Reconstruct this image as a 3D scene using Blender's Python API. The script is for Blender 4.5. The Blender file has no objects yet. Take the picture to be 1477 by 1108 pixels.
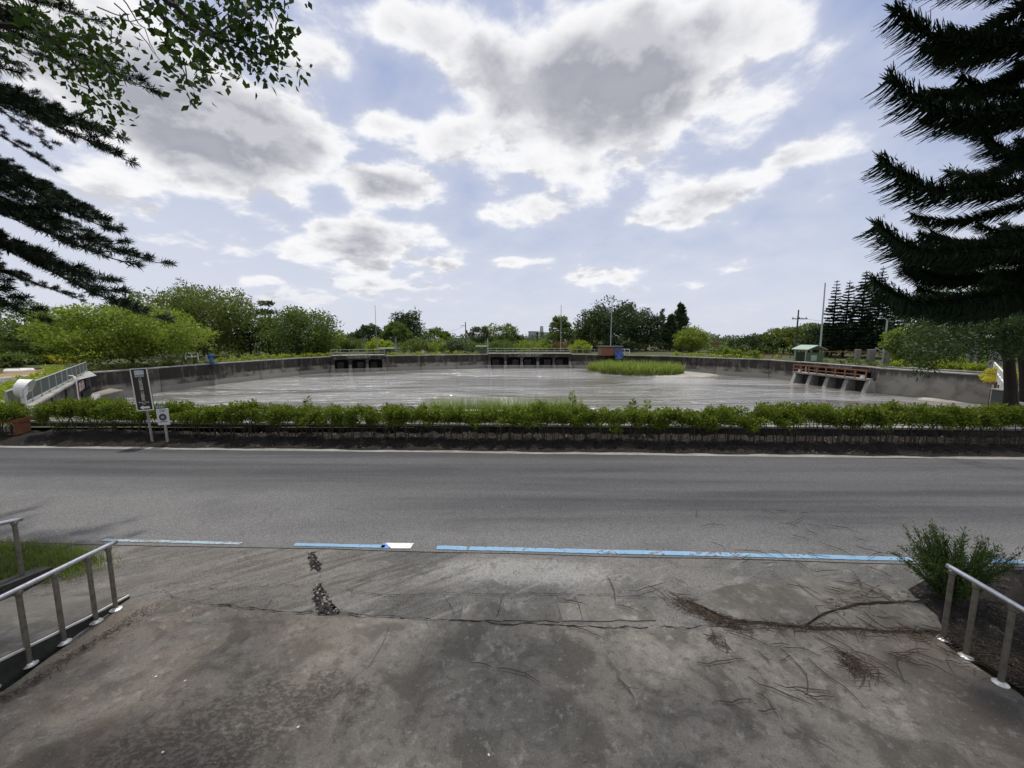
import bpy, bmesh, math, random
import numpy as np
from mathutils import Vector, Matrix
R = math.radians
random.seed(7)
rng = np.random.default_rng(7)
sc = bpy.context.scene
col = sc.collection

# ------------------------------------------------------------------ camera
H, F, CX, CY, HOR = 3.4, 560.0, 738.5, 554.0, 487.0
PITCH = math.atan((CY - HOR) / F)
cam = bpy.data.cameras.new('camera')
cam.sensor_width = 36.0
cam.lens = 36.0 * F / 1477.0
cam.clip_start = 0.05
cam.clip_end = 4000
camo = bpy.data.objects.new('camera', cam)
camo.location = (0, 0, H)
camo.rotation_euler = (R(90) - PITCH, 0, 0)
col.objects.link(camo)
sc.camera = camo

def ray(x, y):
    u = (x - CX) / F
    v = (y - CY) / F
    return u, math.cos(PITCH) - v * math.sin(PITCH), -(v * math.cos(PITCH) + math.sin(PITCH))
def at(x, y, Y):
    """point seen in direction (x, y) of the photograph at Y metres ahead"""
    r = ray(x, y)
    t = Y / r[1]
    return Vector((r[0] * t, Y, H + r[2] * t))
def gz(x, y, z=0.0):
    r = ray(x, y)
    t = (z - H) / r[2]
    return Vector((r[0] * t, r[1] * t, z))

# ------------------------------------------------------------------ render settings
sc.render.engine = 'CYCLES'
sc.cycles.max_bounces = 7
sc.cycles.diffuse_bounces = 3
sc.cycles.glossy_bounces = 3
sc.cycles.transmission_bounces = 4
sc.cycles.sample_clamp_indirect = 6.0
sc.cycles.use_denoising = True
sc.view_settings.view_transform = 'Standard'
sc.view_settings.look = 'None'
sc.view_settings.gamma = 1.0
sc.view_settings.use_curve_mapping = False
sc.view_settings.exposure = 0.0

# ------------------------------------------------------------------ node helper
class Sk:
    """a socket with arithmetic"""
    def __init__(s, t, k): s.t, s.k = t, k
    def _m(s, op, o=None, o2=None): return s.t.math(op, s, o, o2)
    def __add__(s, o): return s._m('ADD', o)
    __radd__ = __add__
    def __mul__(s, o): return s._m('MULTIPLY', o)
    __rmul__ = __mul__
    def __sub__(s, o): return s._m('SUBTRACT', o)
    def __rsub__(s, o): return s.t.math('SUBTRACT', o, s)
    def __rtruediv__(s, o): return s.t.math('DIVIDE', o, s)
    def __truediv__(s, o): return s._m('DIVIDE', o)
class Tree:
    def __init__(s, nt):
        s.nt = nt
        nt.nodes.clear()
    def put(s, sock, v):
        if isinstance(v, Sk): s.nt.links.new(v.k, sock)
        elif v is not None: sock.default_value = v
    def node(s, typ, **kw):
        n = s.nt.nodes.new(typ)
        for k, v in kw.items(): setattr(n, k, v)
        return n
    def math(s, op, a, b=None, c=None):
        n = s.node('ShaderNodeMath', operation=op)
        for i, v in enumerate((a, b, c)):
            if v is not None: s.put(n.inputs[i], v)
        return Sk(s, n.outputs[0])
    def clamp(s, a): 
        n = s.node('ShaderNodeClamp'); s.put(n.inputs[0], a); return Sk(s, n.outputs[0])
    def smooth(s, v, a, b, x=0.0, y=1.0):
        n = s.node('ShaderNodeMapRange', interpolation_type='SMOOTHSTEP')
        for i, q in enumerate((v, a, b, x, y)): s.put(n.inputs[i], q)
        return Sk(s, n.outputs[0])
    def coord(s, which='Object'):
        return Sk(s, s.node('ShaderNodeTexCoord').outputs[which])
    def pos(s): return Sk(s, s.node('ShaderNodeNewGeometry').outputs['Position'])
    def island(s): return Sk(s, s.node('ShaderNodeNewGeometry').outputs['Random Per Island'])
    def orand(s): return Sk(s, s.node('ShaderNodeObjectInfo').outputs['Random'])
    def sep(s, v):
        n = s.node('ShaderNodeSeparateXYZ'); s.put(n.inputs[0], v)
        return [Sk(s, o) for o in n.outputs]
    def comb(s, x, y, z):
        n = s.node('ShaderNodeCombineXYZ')
        for i, v in enumerate((x, y, z)): s.put(n.inputs[i], v)
        return Sk(s, n.outputs[0])
    def vscale(s, v, sc_):
        n = s.node('ShaderNodeVectorMath', operation='MULTIPLY')
        s.put(n.inputs[0], v); n.inputs[1].default_value = sc_
        return Sk(s, n.outputs[0])
    def vadd(s, v, o):
        n = s.node('ShaderNodeVectorMath', operation='ADD')
        s.put(n.inputs[0], v); s.put(n.inputs[1], o)
        return Sk(s, n.outputs[0])
    def noise(s, v, scale, detail=4, rough=.55, dist=0.0, out=0):
        n = s.node('ShaderNodeTexNoise')
        s.put(n.inputs['Vector'], v)
        n.inputs['Scale'].default_value = scale
        n.inputs['Detail'].default_value = detail
        n.inputs['Roughness'].default_value = rough
        n.inputs['Distortion'].default_value = dist
        return Sk(s, n.outputs[out])
    def voro(s, v, scale, feat='F1', out='Distance'):
        n = s.node('ShaderNodeTexVoronoi', feature=feat)
        s.put(n.inputs['Vector'], v); n.inputs['Scale'].default_value = scale
        return Sk(s, n.outputs[out])
    def mix(s, f, a, b):
        n = s.node('ShaderNodeMix', data_type='RGBA')
        s.put(n.inputs['Factor'], f)
        for nm, v in ((6, a), (7, b)):
            if not isinstance(v, Sk): v = (*v, 1.0) if len(v) == 3 else v
            s.put(n.inputs[nm], v)
        return Sk(s, n.outputs[2])
    def scalecol(s, c, f):
        n = s.node('ShaderNodeMix', data_type='RGBA', blend_type='MULTIPLY')
        n.inputs['Factor'].default_value = 1.0
        s.put(n.inputs[6], c if isinstance(c, Sk) else (*c, 1))
        s.put(n.inputs[7], f)
        return Sk(s, n.outputs[2])
    def bump(s, h, strength=.3, dist=.02):
        n = s.node('ShaderNodeBump')
        s.put(n.inputs['Height'], h)
        n.inputs['Strength'].default_value = strength
        n.inputs['Distance'].default_value = dist
        return Sk(s, n.outputs[0])
    def bsdf(s, col_, rough=.8, metal=0.0, bump=None, spec=.35):
        n = s.node('ShaderNodeBsdfPrincipled')
        s.put(n.inputs['Base Color'], col_ if isinstance(col_, Sk) else (*col_, 1))
        s.put(n.inputs['Roughness'], rough)
        s.put(n.inputs['Metallic'], metal)
        s.put(n.inputs['Specular IOR Level'], spec)
        if bump: s.put(n.inputs['Normal'], bump)
        return n.outputs[0]
    def out(s, shader):
        o = s.node('ShaderNodeOutputMaterial'); s.nt.links.new(shader, o.inputs[0])
def material(name, fn):
    m = bpy.data.materials.new(name)
    m.use_nodes = True
    t = Tree(m.node_tree)
    t.out(fn(t))
    return m

# ------------------------------------------------------------------ world: Nishita sky under broken cloud
SUN_EL, SUN_AZ = 71.0, -8.0         # ahead of the camera, a little to the left
w = bpy.data.worlds.new('World')
sc.world = w
w.use_nodes = True
def build_world():
    t = Tree(w.node_tree)
    sky = t.node('ShaderNodeTexSky', sky_type='NISHITA')
    sky.sun_disc = False
    sky.sun_elevation = R(SUN_EL)
    sky.sun_rotation = R(SUN_AZ)
    sky.air_density = 1.0
    sky.dust_density = 1.2
    sky.ozone_density = 1.5
    blue = Sk(t, sky.outputs[0])
    d = t.coord('Generated')
    x, y, z = t.sep(d)
    zc = t.math('MAXIMUM', z, 0.0)
    az = t.math('ARCTAN2', x, y)
    el = t.math('ARCSINE', z)
    # cloud-layer coordinates: shrink towards the horizon
    k = 1.0 / (zc + .32)
    p = t.comb(x * k, y * k, zc * k * .9)
    # banks of cloud, each an ellipse of bearing and elevation
    banks = [(880,130,235,135,1.0),(1010,50,170,80,.8),(1120,60,100,70,.6),(720,110,95,80,.75),(600,40,115,60,.62),(540,180,75,42,.6),
             (660,200,90,60,.55),(860,240,110,50,.6),(290,175,240,110,1.15),(420,70,90,80,.5),(60,120,130,130,.55),(180,290,160,70,.5),(430,250,90,40,.35),
             (560,265,95,40,.85),(630,285,50,18,.5),(520,352,115,48,.85),(590,345,60,30,.5),(620,382,80,16,.5),(770,300,85,42,.75),(1005,288,105,42,.8),(1090,262,60,26,.6),
             (1165,218,80,32,.75),(1210,185,50,18,.5),(735,377,36,11,.75),(875,397,68,17,.7),(900,417,60,12,.5),(975,371,34,14,.42),(1056,386,40,12,.40),(1010,412,40,12,.36),
             (560,412,150,22,.5),(430,430,170,26,.5),(300,345,130,36,.45),(1000,410,30,8,.35),(380,405,70,13,.45),(640,432,70,11,.45),(770,448,60,9,.38),(900,442,50,8,.36),(540,446,70,9,.4),(1080,440,50,8,.33),(680,420,40,10,.3)]
    def dens(az_, el_, p_):
        s = None
        for (px, py, rx, ry, a) in banks:
            def ae(X, Y):
                r = Vector(ray(X, Y)).normalized()
                return math.atan2(r.x, r.y), math.asin(r.z)
            a0, e0 = ae(px, py)
            ra = abs(ae(px + rx, py)[0] - ae(px - rx, py)[0]) / 2
            re_ = abs(ae(px, py + ry)[1] - ae(px, py - ry)[1]) / 2
            da = (az_ - a0) * (1 / ra)
            de = (el_ - e0) * (1 / re_)
            g = t.math('MULTIPLY_ADD', da, da, de * de)
            g = t.math('EXPONENT', g * -.9) * a
            s = g if s is None else t.math('SMOOTH_MAX', s, g, .12)
        n = t.noise(p_, 4.6, 10, .6, .15) - .5
        wn = t.noise(p_, 14.0, 4, .55, 0.0, 1)
        v1 = t.voro(t.vadd(p_, t.vscale(wn, (.09, .09, .09))), 8.0, 'SMOOTH_F1')
        n2 = .42 - v1
        big = t.noise(p_, 1.3, 3, .5) - .5
        # scattered cloud elsewhere in the sky
        rest = t.smooth(t.math('ABSOLUTE', az), .95, 1.25) 
        rest = t.math('MAXIMUM', rest, t.smooth(el_, .72, .85))
        return s * 1.12 + n * 1.25 + n2 * .55 + big * .3 + rest * .42 + .02
    c0 = dens(az, el, p)
    p_up = t.vscale(p, (.93, .93, 1.03))
    nA = t.noise(p, 4.6, 6, .6, .15)
    nB = t.noise(p_up, 4.6, 6, .6, .15)
    wq = t.vscale(t.noise(p, 9.0, 3, .5, 0, 1), (.07, .07, .07))
    vA = t.voro(t.vadd(p, wq), 15.0, 'SMOOTH_F1')
    vB = t.voro(t.vadd(p_up, wq), 15.0, 'SMOOTH_F1')
    relief = t.clamp((nA - nB) * 2.2 + (vB - vA) * .28 + .5)
    alpha = t.smooth(c0, .37, .66)
    core = t.smooth(c0, .56, 1.12)
    wisp = t.smooth(c0, -.2, .5) * .42
    cloud = t.mix(core, (11.0, 11.0, 11.2), (4.4, 4.5, 5.2))
    cloud = t.mix(t.smooth(relief, .42, .85, 0.0, .75) * (1.0 - core * .55), cloud, (11.2, 11.2, 11.3))
    cloud = t.mix(t.smooth(relief, .5, .12, 0.0, .62), cloud, (5.0, 5.1, 5.7))
    # hazy blue towards the horizon
    blue_t = t.mix(t.smooth(el, .0, .95), (6.6, 7.3, 9.2), (2.6, 3.6, 7.1))
    blue = t.mix(.8, blue, blue_t)
    hazew = t.math('MAXIMUM', wisp, t.smooth(az, .1, -1.0, 0.0, .5))
    c = t.mix(hazew, blue, (8.4, 8.6, 9.6))
    c = t.mix(t.smooth(el, .34, .0, 0.0, .6), c, (8.3, 8.6, 9.6))
    # clouds pale into the haze low down
    far = t.smooth(el, .16, .02, 0.0, .75)
    cloud = t.mix(far, cloud, (7.7, 7.9, 8.9))
    c = t.mix(alpha, c, cloud)
    # below the horizon: ground haze
    c = t.mix(t.smooth(z, 0.0, -.03), c, (2.2, 2.2, 2.1))
    bg = t.node('ShaderNodeBackground')
    t.put(bg.inputs[0], c)
    bg.inputs[1].default_value = .088
    o = t.node('ShaderNodeOutputWorld')
    t.nt.links.new(bg.outputs[0], o.inputs[0])
build_world()
w.cycles.sampling_method = 'MANUAL'
w.cycles.sample_map_resolution = 512

sun = bpy.data.lights.new('sun', 'SUN')
sun.energy = 3.6
sun.angle = R(3.0)
sun.color = (1.0, .955, .88)
suno = bpy.data.objects.new('sun', sun)
sd = Vector((math.sin(R(SUN_AZ)) * math.cos(R(SUN_EL)), math.cos(R(SUN_AZ)) * math.cos(R(SUN_EL)), math.sin(R(SUN_EL))))
suno.rotation_euler = (-sd).to_track_quat('-Z', 'Y').to_euler()
suno.location = (0, 30, 60)
col.objects.link(suno)

# ------------------------------------------------------------------ object helpers
def tag(o, label=None, cat=None, group=None, kind=None):
    if label: o['label'] = label
    if cat: o['category'] = cat
    if group: o['group'] = group
    if kind: o['kind'] = kind
    return o
def empty(name, loc, label, cat, group=None, rz=0.0):
    o = bpy.data.objects.new(name, None)
    o.location = loc
    o.rotation_euler = (0, 0, rz)
    o.empty_display_size = .2
    col.objects.link(o)
    return tag(o, label, cat, group)
def link(name, me, parent=None, mats=None, loc=None, rot=None, kind=None):
    o = bpy.data.objects.new(name, me)
    col.objects.link(o)
    if mats is not None:
        for m in (mats if isinstance(mats, (list, tuple)) else [mats]):
            me.materials.append(m)
    if parent is not None: o.parent = parent
    if loc is not None: o.location = loc
    if rot is not None: o.rotation_euler = rot
    if kind: o['kind'] = kind
    return o
def copy_tree(o, parent=None):
    c = o.copy()
    col.objects.link(c)
    if parent is not None: c.parent = parent
    for ch in list(o.children): copy_tree(ch, c)
    return c

class MB:
    """collects solid shapes; build() links them as ONE mesh object"""
    def __init__(s): s.v, s.f, s.mi, s.cur = [], [], [], 0
    def add(s, vs, fs):
        b = len(s.v)
        s.v += [tuple(q) for q in vs]
        for f in fs:
            s.f.append(tuple(b + i for i in f)); s.mi.append(s.cur)
    def box(s, c, size, rz=0.0, bev=0.0, rot=None):
        hx, hy, hz = size[0] / 2, size[1] / 2, size[2] / 2
        m = rot if rot is not None else Matrix.Rotation(rz, 3, 'Z')
        c = Vector(c)
        if bev > 0:
            b = min(bev, hx * .9, hy * .9, hz * .9)
            bm = bmesh.new()
            bmesh.ops.create_cube(bm, size=1.0)
            for v in bm.verts: v.co = Vector((v.co.x * 2 * hx, v.co.y * 2 * hy, v.co.z * 2 * hz))
            bmesh.ops.bevel(bm, geom=list(bm.edges), offset=b, segments=1, affect='EDGES')
            bm.verts.index_update()
            s.add([m @ v.co + c for v in bm.verts], [[v.index for v in f.verts] for f in bm.faces])
            bm.free()
            return s
        vs = [m @ Vector((x, y, z)) + c for z in (-hz, hz) for x, y in ((-hx, -hy), (hx, -hy), (hx, hy), (-hx, hy))]
        s.add(vs, [(3, 2, 1, 0), (4, 5, 6, 7), (0, 1, 5, 4), (1, 2, 6, 5), (2, 3, 7, 6), (3, 0, 4, 7)])
        return s
    def tube(s, pts, rad, n=8, cap=True):
        pts = [Vector(p) for p in pts]
        rs = rad if isinstance(rad, (list, tuple)) else [rad] * len(pts)
        rings = []
        up = Vector((0.3, .2, 1)).normalized()
        for i, p in enumerate(pts):
            d = (pts[min(i + 1, len(pts) - 1)] - pts[max(i - 1, 0)])
            if d.length < 1e-9: d = Vector((0, 0, 1))
            d.normalize()
            a = d.cross(up)
            if a.length < 1e-3: a = d.cross(Vector((1, 0, 0)))
            a.normalize()
            b = d.cross(a)
            rings.append([p + rs[i] * (math.cos(2 * math.pi * k / n) * a + math.sin(2 * math.pi * k / n) * b) for k in range(n)])
        vs = [q for r in rings for q in r]
        fs = []
        for i in range(len(pts) - 1):
            for k in range(n):
                fs.append((i * n + k, i * n + (k + 1) % n, (i + 1) * n + (k + 1) % n, (i + 1) * n + k))
        if cap:
            fs.append(tuple(range(n))[::-1]); fs.append(tuple((len(pts) - 1) * n + k for k in range(n)))
        s.add(vs, fs)
        return s
    def prism(s, poly, z0, z1):
        """vertical prism over a plan polygon; z1 may be a list of heights"""
        n = len(poly)
        zt = z1 if isinstance(z1, (list, tuple)) else [z1] * n
        vs = [(p[0], p[1], z0) for p in poly] + [(p[0], p[1], zt[i]) for i, p in enumerate(poly)]
        s.add(vs, [tuple(range(n))[::-1], tuple(range(n, 2 * n))] + [(i, (i + 1) % n, n + (i + 1) % n, n + i) for i in range(n)])
        return s
    def lathe(s, c, prof, n=16):
        c = Vector(c)
        vs = [c + Vector((r * math.cos(2 * math.pi * k / n), r * math.sin(2 * math.pi * k / n), z)) for r, z in prof for k in range(n)]
        fs = [(i * n + k, i * n + (k + 1) % n, (i + 1) * n + (k + 1) % n, (i + 1) * n + k) for i in range(len(prof) - 1) for k in range(n)]
        fs.append(tuple(range(n))[::-1]); fs.append(tuple((len(prof) - 1) * n + k for k in range(n)))
        s.add(vs, fs)
        return s
    def build(s, name, mats, parent=None, kind=None, smooth=False, origin=None):
        me = bpy.data.meshes.new(name)
        o0 = Vector(origin) if origin is not None else (parent.matrix_basis.translation if parent is not None and parent.type == 'EMPTY' else Vector((0, 0, 0)))
        me.from_pydata([Vector(v) - o0 for v in s.v], [], s.f)
        if any(s.mi): me.polygons.foreach_set('material_index', s.mi)
        if smooth:
            me.polygons.foreach_set('use_smooth', [True] * len(me.polygons))
        me.update()
        o = link(name, me, parent, mats, kind=kind)
        if parent is None: o.location = o0
        return o

def quads_mesh(name, V, smooth=False, mat_index=None):
    """V: (N,4,3) array of quads -> mesh"""
    N = len(V)
    me = bpy.data.meshes.new(name)
    me.vertices.add(N * 4)
    me.vertices.foreach_set('co', np.ascontiguousarray(V, dtype=np.float32).ravel())
    me.loops.add(N * 4)
    me.loops.foreach_set('vertex_index', np.arange(N * 4, dtype=np.int32))
    me.polygons.add(N)
    me.polygons.foreach_set('loop_start', np.arange(0, N * 4, 4, dtype=np.int32))
    me.polygons.foreach_set('loop_total', np.full(N, 4, dtype=np.int32))
    if mat_index is not None: me.polygons.foreach_set('material_index', mat_index.astype(np.int32))
    me.update(calc_edges=True)
    return me
def unit(a): return a / np.maximum(np.linalg.norm(a, axis=-1, keepdims=True), 1e-9)
def leaf_quads(P, D, L, W, N=None):
    """leaf diamonds at P pointing along D (unit), length L, width W"""
    n = len(P)
    if N is None: N = unit(rng.normal(size=(n, 3)))
    S = unit(np.cross(D, N))
    up = np.cross(S, D)
    L = np.broadcast_to(np.asarray(L, float).reshape(-1, 1), (n, 1)); W = np.broadcast_to(np.asarray(W, float).reshape(-1, 1), (n, 1))
    m = P + D * L * .45 + up * L * .06
    return np.stack([P, m + S * W / 2, P + D * L - up * L * .05, m - S * W / 2], axis=1)
def ball(n, flat=1.0, shell=.45):
    d = unit(rng.normal(size=(n, 3)))
    r = (shell + (1 - shell) * rng.random((n, 1)))
    d = d * r
    d[:, 2] *= flat
    return d
def clump_leaves(C, Rad, per, L, W=None, flat=.75, hang=.0, jitter=.3):
    """leaf clusters: centres C (n,3), radii Rad (n,), `per` leaves each"""
    C = np.asarray(C, float); Rad = np.asarray(Rad, float)
    W = L * .55 if W is None else W
    out = []
    for c, r in zip(C, Rad):
        k = max(6, int(per))
        o = ball(k, flat, .35)
        P = c + o * r
        D = unit(unit(o) * .8 + rng.normal(size=(k, 3)) * .7 + np.array([0, 0, .15 - hang]))
        out.append(leaf_quads(P, D, L * (1 + jitter * rng.normal(size=k)), W * (1 + jitter * rng.normal(size=k)).clip(.4, 2)))
    return np.concatenate(out)

# ------------------------------------------------------------------ materials
def leaf_mat(name, a, b, transl=.35, dry=None, rough=.5):
    def fn(t):
        r = t.island()
        c = t.mix(r, a, b)
        big = t.noise(t.coord('Object'), .9, 2)
        c = t.mix(t.smooth(big, .35, .7, 0, .5), c, tuple(q * .62 for q in a))
        if dry: c = t.mix(t.smooth(r, .93, .96), c, dry)
        p = t.bsdf(c, rough, spec=.25)
        tr = t.node('ShaderNodeBsdfTranslucent')
        c2 = t.scalecol(c, (1.25, 1.35, .6, 1))
        t.put(tr.inputs[0], c2)
        m = t.node('ShaderNodeMixShader'); m.inputs[0].default_value = transl
        t.nt.links.new(p, m.inputs[1]); t.nt.links.new(tr.outputs[0], m.inputs[2])
        return m.outputs[0]
    return material(name, fn)
M = {}
M['leaf_hedge'] = leaf_mat('leaf_hedge', (.052, .092, .013), (.225, .28, .030), .40, (.20, .15, .04))
M['leaf_bright'] = leaf_mat('leaf_bright', (.135, .19, .03), (.25, .30, .055), .42)
M['leaf_lime'] = leaf_mat('leaf_lime', (.20, .26, .03), (.32, .36, .05), .4)
M['leaf_yellow'] = leaf_mat('leaf_yellow', (.42, .37, .03), (.55, .50, .06), .3)
M['leaf_mid'] = leaf_mat('leaf_mid', (.075, .11, .028), (.135, .18, .05), .38)
M['leaf_olive'] = leaf_mat('leaf_olive', (.09, .12, .032), (.16, .195, .05), .38)
M['leaf_dark'] = leaf_mat('leaf_dark', (.032, .052, .022), (.06, .09, .036), .28)
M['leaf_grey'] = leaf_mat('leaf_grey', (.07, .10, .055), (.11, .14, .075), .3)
M['leaf_brown'] = leaf_mat('leaf_brown', (.16, .09, .04), (.24, .14, .06), .3)
M['leaf_over'] = leaf_mat('leaf_over', (.028, .06, .014), (.06, .10, .022), .3)
M['leaf_deep_green'] = leaf_mat('leaf_deep_green', (.04, .075, .02), (.075, .12, .03), .3)  # deep green for the fan shrub
M['leaf_hang'] = leaf_mat('leaf_hang', (.028, .05, .016), (.055, .09, .025), .25)
M['needle'] = leaf_mat('needle', (.012, .026, .014), (.030, .052, .022), .12, rough=.5)
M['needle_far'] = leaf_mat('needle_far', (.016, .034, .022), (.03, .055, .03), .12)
M['grass'] = leaf_mat('grass', (.10, .155, .03), (.19, .24, .06), .4, (.32, .27, .12))
M['reed'] = leaf_mat('reed', (.16, .22, .05), (.27, .33, .09), .4, (.33, .28, .12))
M['litter'] = leaf_mat('litter', (.035, .027, .02), (.11, .085, .062), .05)
def bark_fn(c1, c2):
    def fn(t):
        p = t.coord()
        n = t.noise(t.vscale(p, (6, 6, 1.2)), 4, 5)
        return t.bsdf(t.mix(n, c1, c2), .9, bump=t.bump(n, .5, .03))
    return fn
M['bark'] = material('bark', bark_fn((.05, .04, .032), (.13, .11, .09)))
M['bark_dark'] = material('bark_dark', bark_fn((.012, .010, .009), (.036, .03, .026)))
M['twig'] = material('twig', bark_fn((.03, .021, .015), (.085, .058, .04)))
M['stem'] = material('stem', bark_fn((.03, .024, .016), (.075, .06, .042)))

def concrete_fn(base, dark, light, stain=.5, sc_=1.0, tint=.12):
    def fn(t):
        p = t.pos()
        a = t.noise(p, .55 * sc_, 5, .6, .6)
        b = t.noise(p, 2.6 * sc_, 6, .62, .3)
        c = t.noise(p, 17 * sc_, 5, .65)
        g = t.noise(p, 120, 2, .6)
        k = t.mix(t.smooth(a, .34, .66), base, dark)
        k = t.mix(t.smooth(b, .5, .72, 0, .7 * stain), k, light)
        k = t.mix(t.smooth(b, .46, .3, 0, .75 * stain), k, dark)
        k = t.mix(t.smooth(c, .54, .72, 0, .4), k, light)
        k = t.mix(t.smooth(c, .44, .28, 0, .55), k, tuple(q * .55 for q in dark))
        k = t.scalecol(k, t.math('MULTIPLY_ADD', g, .35, .82))
        k = t.scalecol(k, t.math('MULTIPLY_ADD', t.orand(), tint, 1 - tint / 2))
        h = b * .5 + c * .35 + g * .15
        return t.bsdf(k, t.smooth(b, .3, .7, .9, .7), bump=t.bump(h, .45, .015), spec=.25)
    return fn

def driveway(t):
    p = t.pos()
    x, y, z = t.sep(p)
    warp = t.vadd(p, t.vscale(t.noise(p, 1.7, 3, .5, 0, 1), (.5, .5, 0)))
    big = t.noise(warp, .42, 4, .55)
    mid = t.noise(warp, 1.9, 6, .62, .4)
    fin = t.noise(p, 9, 6, .66, .3)
    fle = t.noise(p, 34, 4, .65)
    grain = t.noise(p, 210, 2, .6)
    base = (.165, .153, .136)
    k = t.mix(t.smooth(big, .38, .62), base, (.100, .095, .087))
    # damp, algae-darkened patches
    k = t.mix(t.smooth(mid, .54, .38, 0, .75), k, (.046, .042, .036))
    k = t.mix(t.smooth(fin, .50, .34, 0, .55), k, (.05, .047, .04))
    # worn pale flakes
    k = t.mix(t.smooth(mid * .55 + fin * .45, .55, .66, 0, .65), k, (.265, .255, .235))
    k = t.mix(t.smooth(fle, .60, .70, 0, .35), k, (.30, .285, .26))
    k = t.mix(t.smooth(fle, .40, .30, 0, .5), k, (.045, .04, .034))
    # brown needle stain on the left and right sides
    brown = t.smooth(t.math('ABSOLUTE', x - .8), 1.2, 4.5, 0, .36) * t.smooth(t.noise(p, .8, 4), .35, .6)
    k = t.mix(brown, k, (.165, .122, .088))
    # dark peeling surface on the left front
    dx = x + 2.5
    dy = (y - 3.0 - dx * .35) * 1.5
    d = t.math('SQRT', dx * dx * .5 + dy * dy)
    peel = t.smooth(d + (t.noise(p, 3.2, 5, .6) - .5) * 1.5, .95, .5)
    flk = t.smooth(t.noise(t.vscale(p, (1, 1.5, 1)), 20, 3, .55, .2) + (fin - .5) * .35, .47, .55)
    k = t.mix(peel * .6, k, t.mix(flk, (.028, .024, .02), (.10, .088, .075)))
    g2 = t.noise(p, 55, 4, .75)
    k = t.mix(t.smooth(t.noise(p, 6.5, 6, .7, .2), .55, .68, 0, .5), k, (.24, .232, .215))
    k = t.scalecol(k, t.math('MULTIPLY_ADD', g2, 1.3, .35))
    k = t.scalecol(k, t.math('MULTIPLY_ADD', grain, .5, .75))
    k = t.scalecol(k, t.math('MULTIPLY_ADD', t.orand(), .10, .95))
    h = mid * .3 + fin * .4 + fle * .25 + grain * .1 + peel * flk * .5
    return t.bsdf(k, t.smooth(mid, .35, .6, .62, .92), bump=t.bump(h, .55, .02), spec=.25)
M['driveway'] = material('driveway', driveway)
M['joint_strip'] = material('joint_strip', concrete_fn((.15, .142, .13), (.085, .08, .072), (.27, .26, .245), .9, 1.3, .35))
M['slab_brown'] = material('slab_brown', concrete_fn((.125, .118, .106), (.068, .063, .056), (.21, .20, .185), .8, 1.1, .15))
M['concrete'] = material('concrete', concrete_fn((.30, .29, .27), (.17, .165, .15), (.42, .41, .39), .8))
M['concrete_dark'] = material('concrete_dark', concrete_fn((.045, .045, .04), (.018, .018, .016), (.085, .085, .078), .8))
M['coping'] = material('coping', concrete_fn((.34, .33, .30), (.19, .18, .16), (.46, .45, .42), .8))
M['gutter'] = material('gutter', concrete_fn((.25, .245, .235), (.17, .165, .155), (.32, .31, .30), .8, 1.5))
def asphalt(t):
    p = t.pos()
    x, y, z = t.sep(p)
    lane = t.noise(t.vscale(p, (.05, 1.0, 1)), 1.5, 4, .55)
    blot = t.noise(t.vscale(p, (.45, 1, 1)), .55, 5, .6, .5)
    agg = t.voro(p, 95, 'F1', 'Color')
    ag = t.sep(agg)[0]
    fin = t.noise(p, 14, 5, .65)
    k = t.mix(t.smooth(lane, .36, .64), (.046, .046, .050), (.086, .085, .088))
    # grey dust along the near side and at the left
    ye = y + x * .045 - 6.0
    dust = t.smooth(ye + (blot - .5) * 2.6, 1.5, .1, 0, .75)
    dleft = t.smooth(x + (blot - .5) * 5, 1.0, -6.0, 0, .85) * t.smooth(ye, 3.2, 1.4)
    dust = t.math('MAXIMUM', dust, dleft)
    k = t.mix(dust, k, (.148, .147, .145))
    k = t.mix(t.smooth(blot, .52, .34, 0, .45), k, (.07, .07, .072))
    k = t.mix(t.smooth(fin, .6, .75, 0, .3), k, (.22, .215, .205))
    k = t.scalecol(k, t.math('MULTIPLY_ADD', ag, .9, .55))
    k = t.scalecol(k, t.math('MULTIPLY_ADD', t.noise(p, 38, 4, .75), .9, .55))
    tr1 = t.noise(t.comb(x * .04, y, 0), .9, 2)
    k = t.mix(t.smooth(t.noise(t.vscale(p, (.5, .8, 1)), .35, 4, .6), .55, .62, 0, .35), k, (.075, .074, .075))
    # hairline cracks
    cr = t.voro(t.vadd(p, t.vscale(t.noise(p, 2.5, 4, .6, 0, 1), (.6, .6, 0))), .33, 'DISTANCE_TO_EDGE')
    k = t.mix(t.smooth(cr, .006, .001, 0, .22), k, (.035, .034, .034))
    return t.bsdf(k, .85, bump=t.bump(ag * .6 + fin * .5, .5, .008), spec=.3)
M['asphalt'] = material('asphalt', asphalt)
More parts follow.
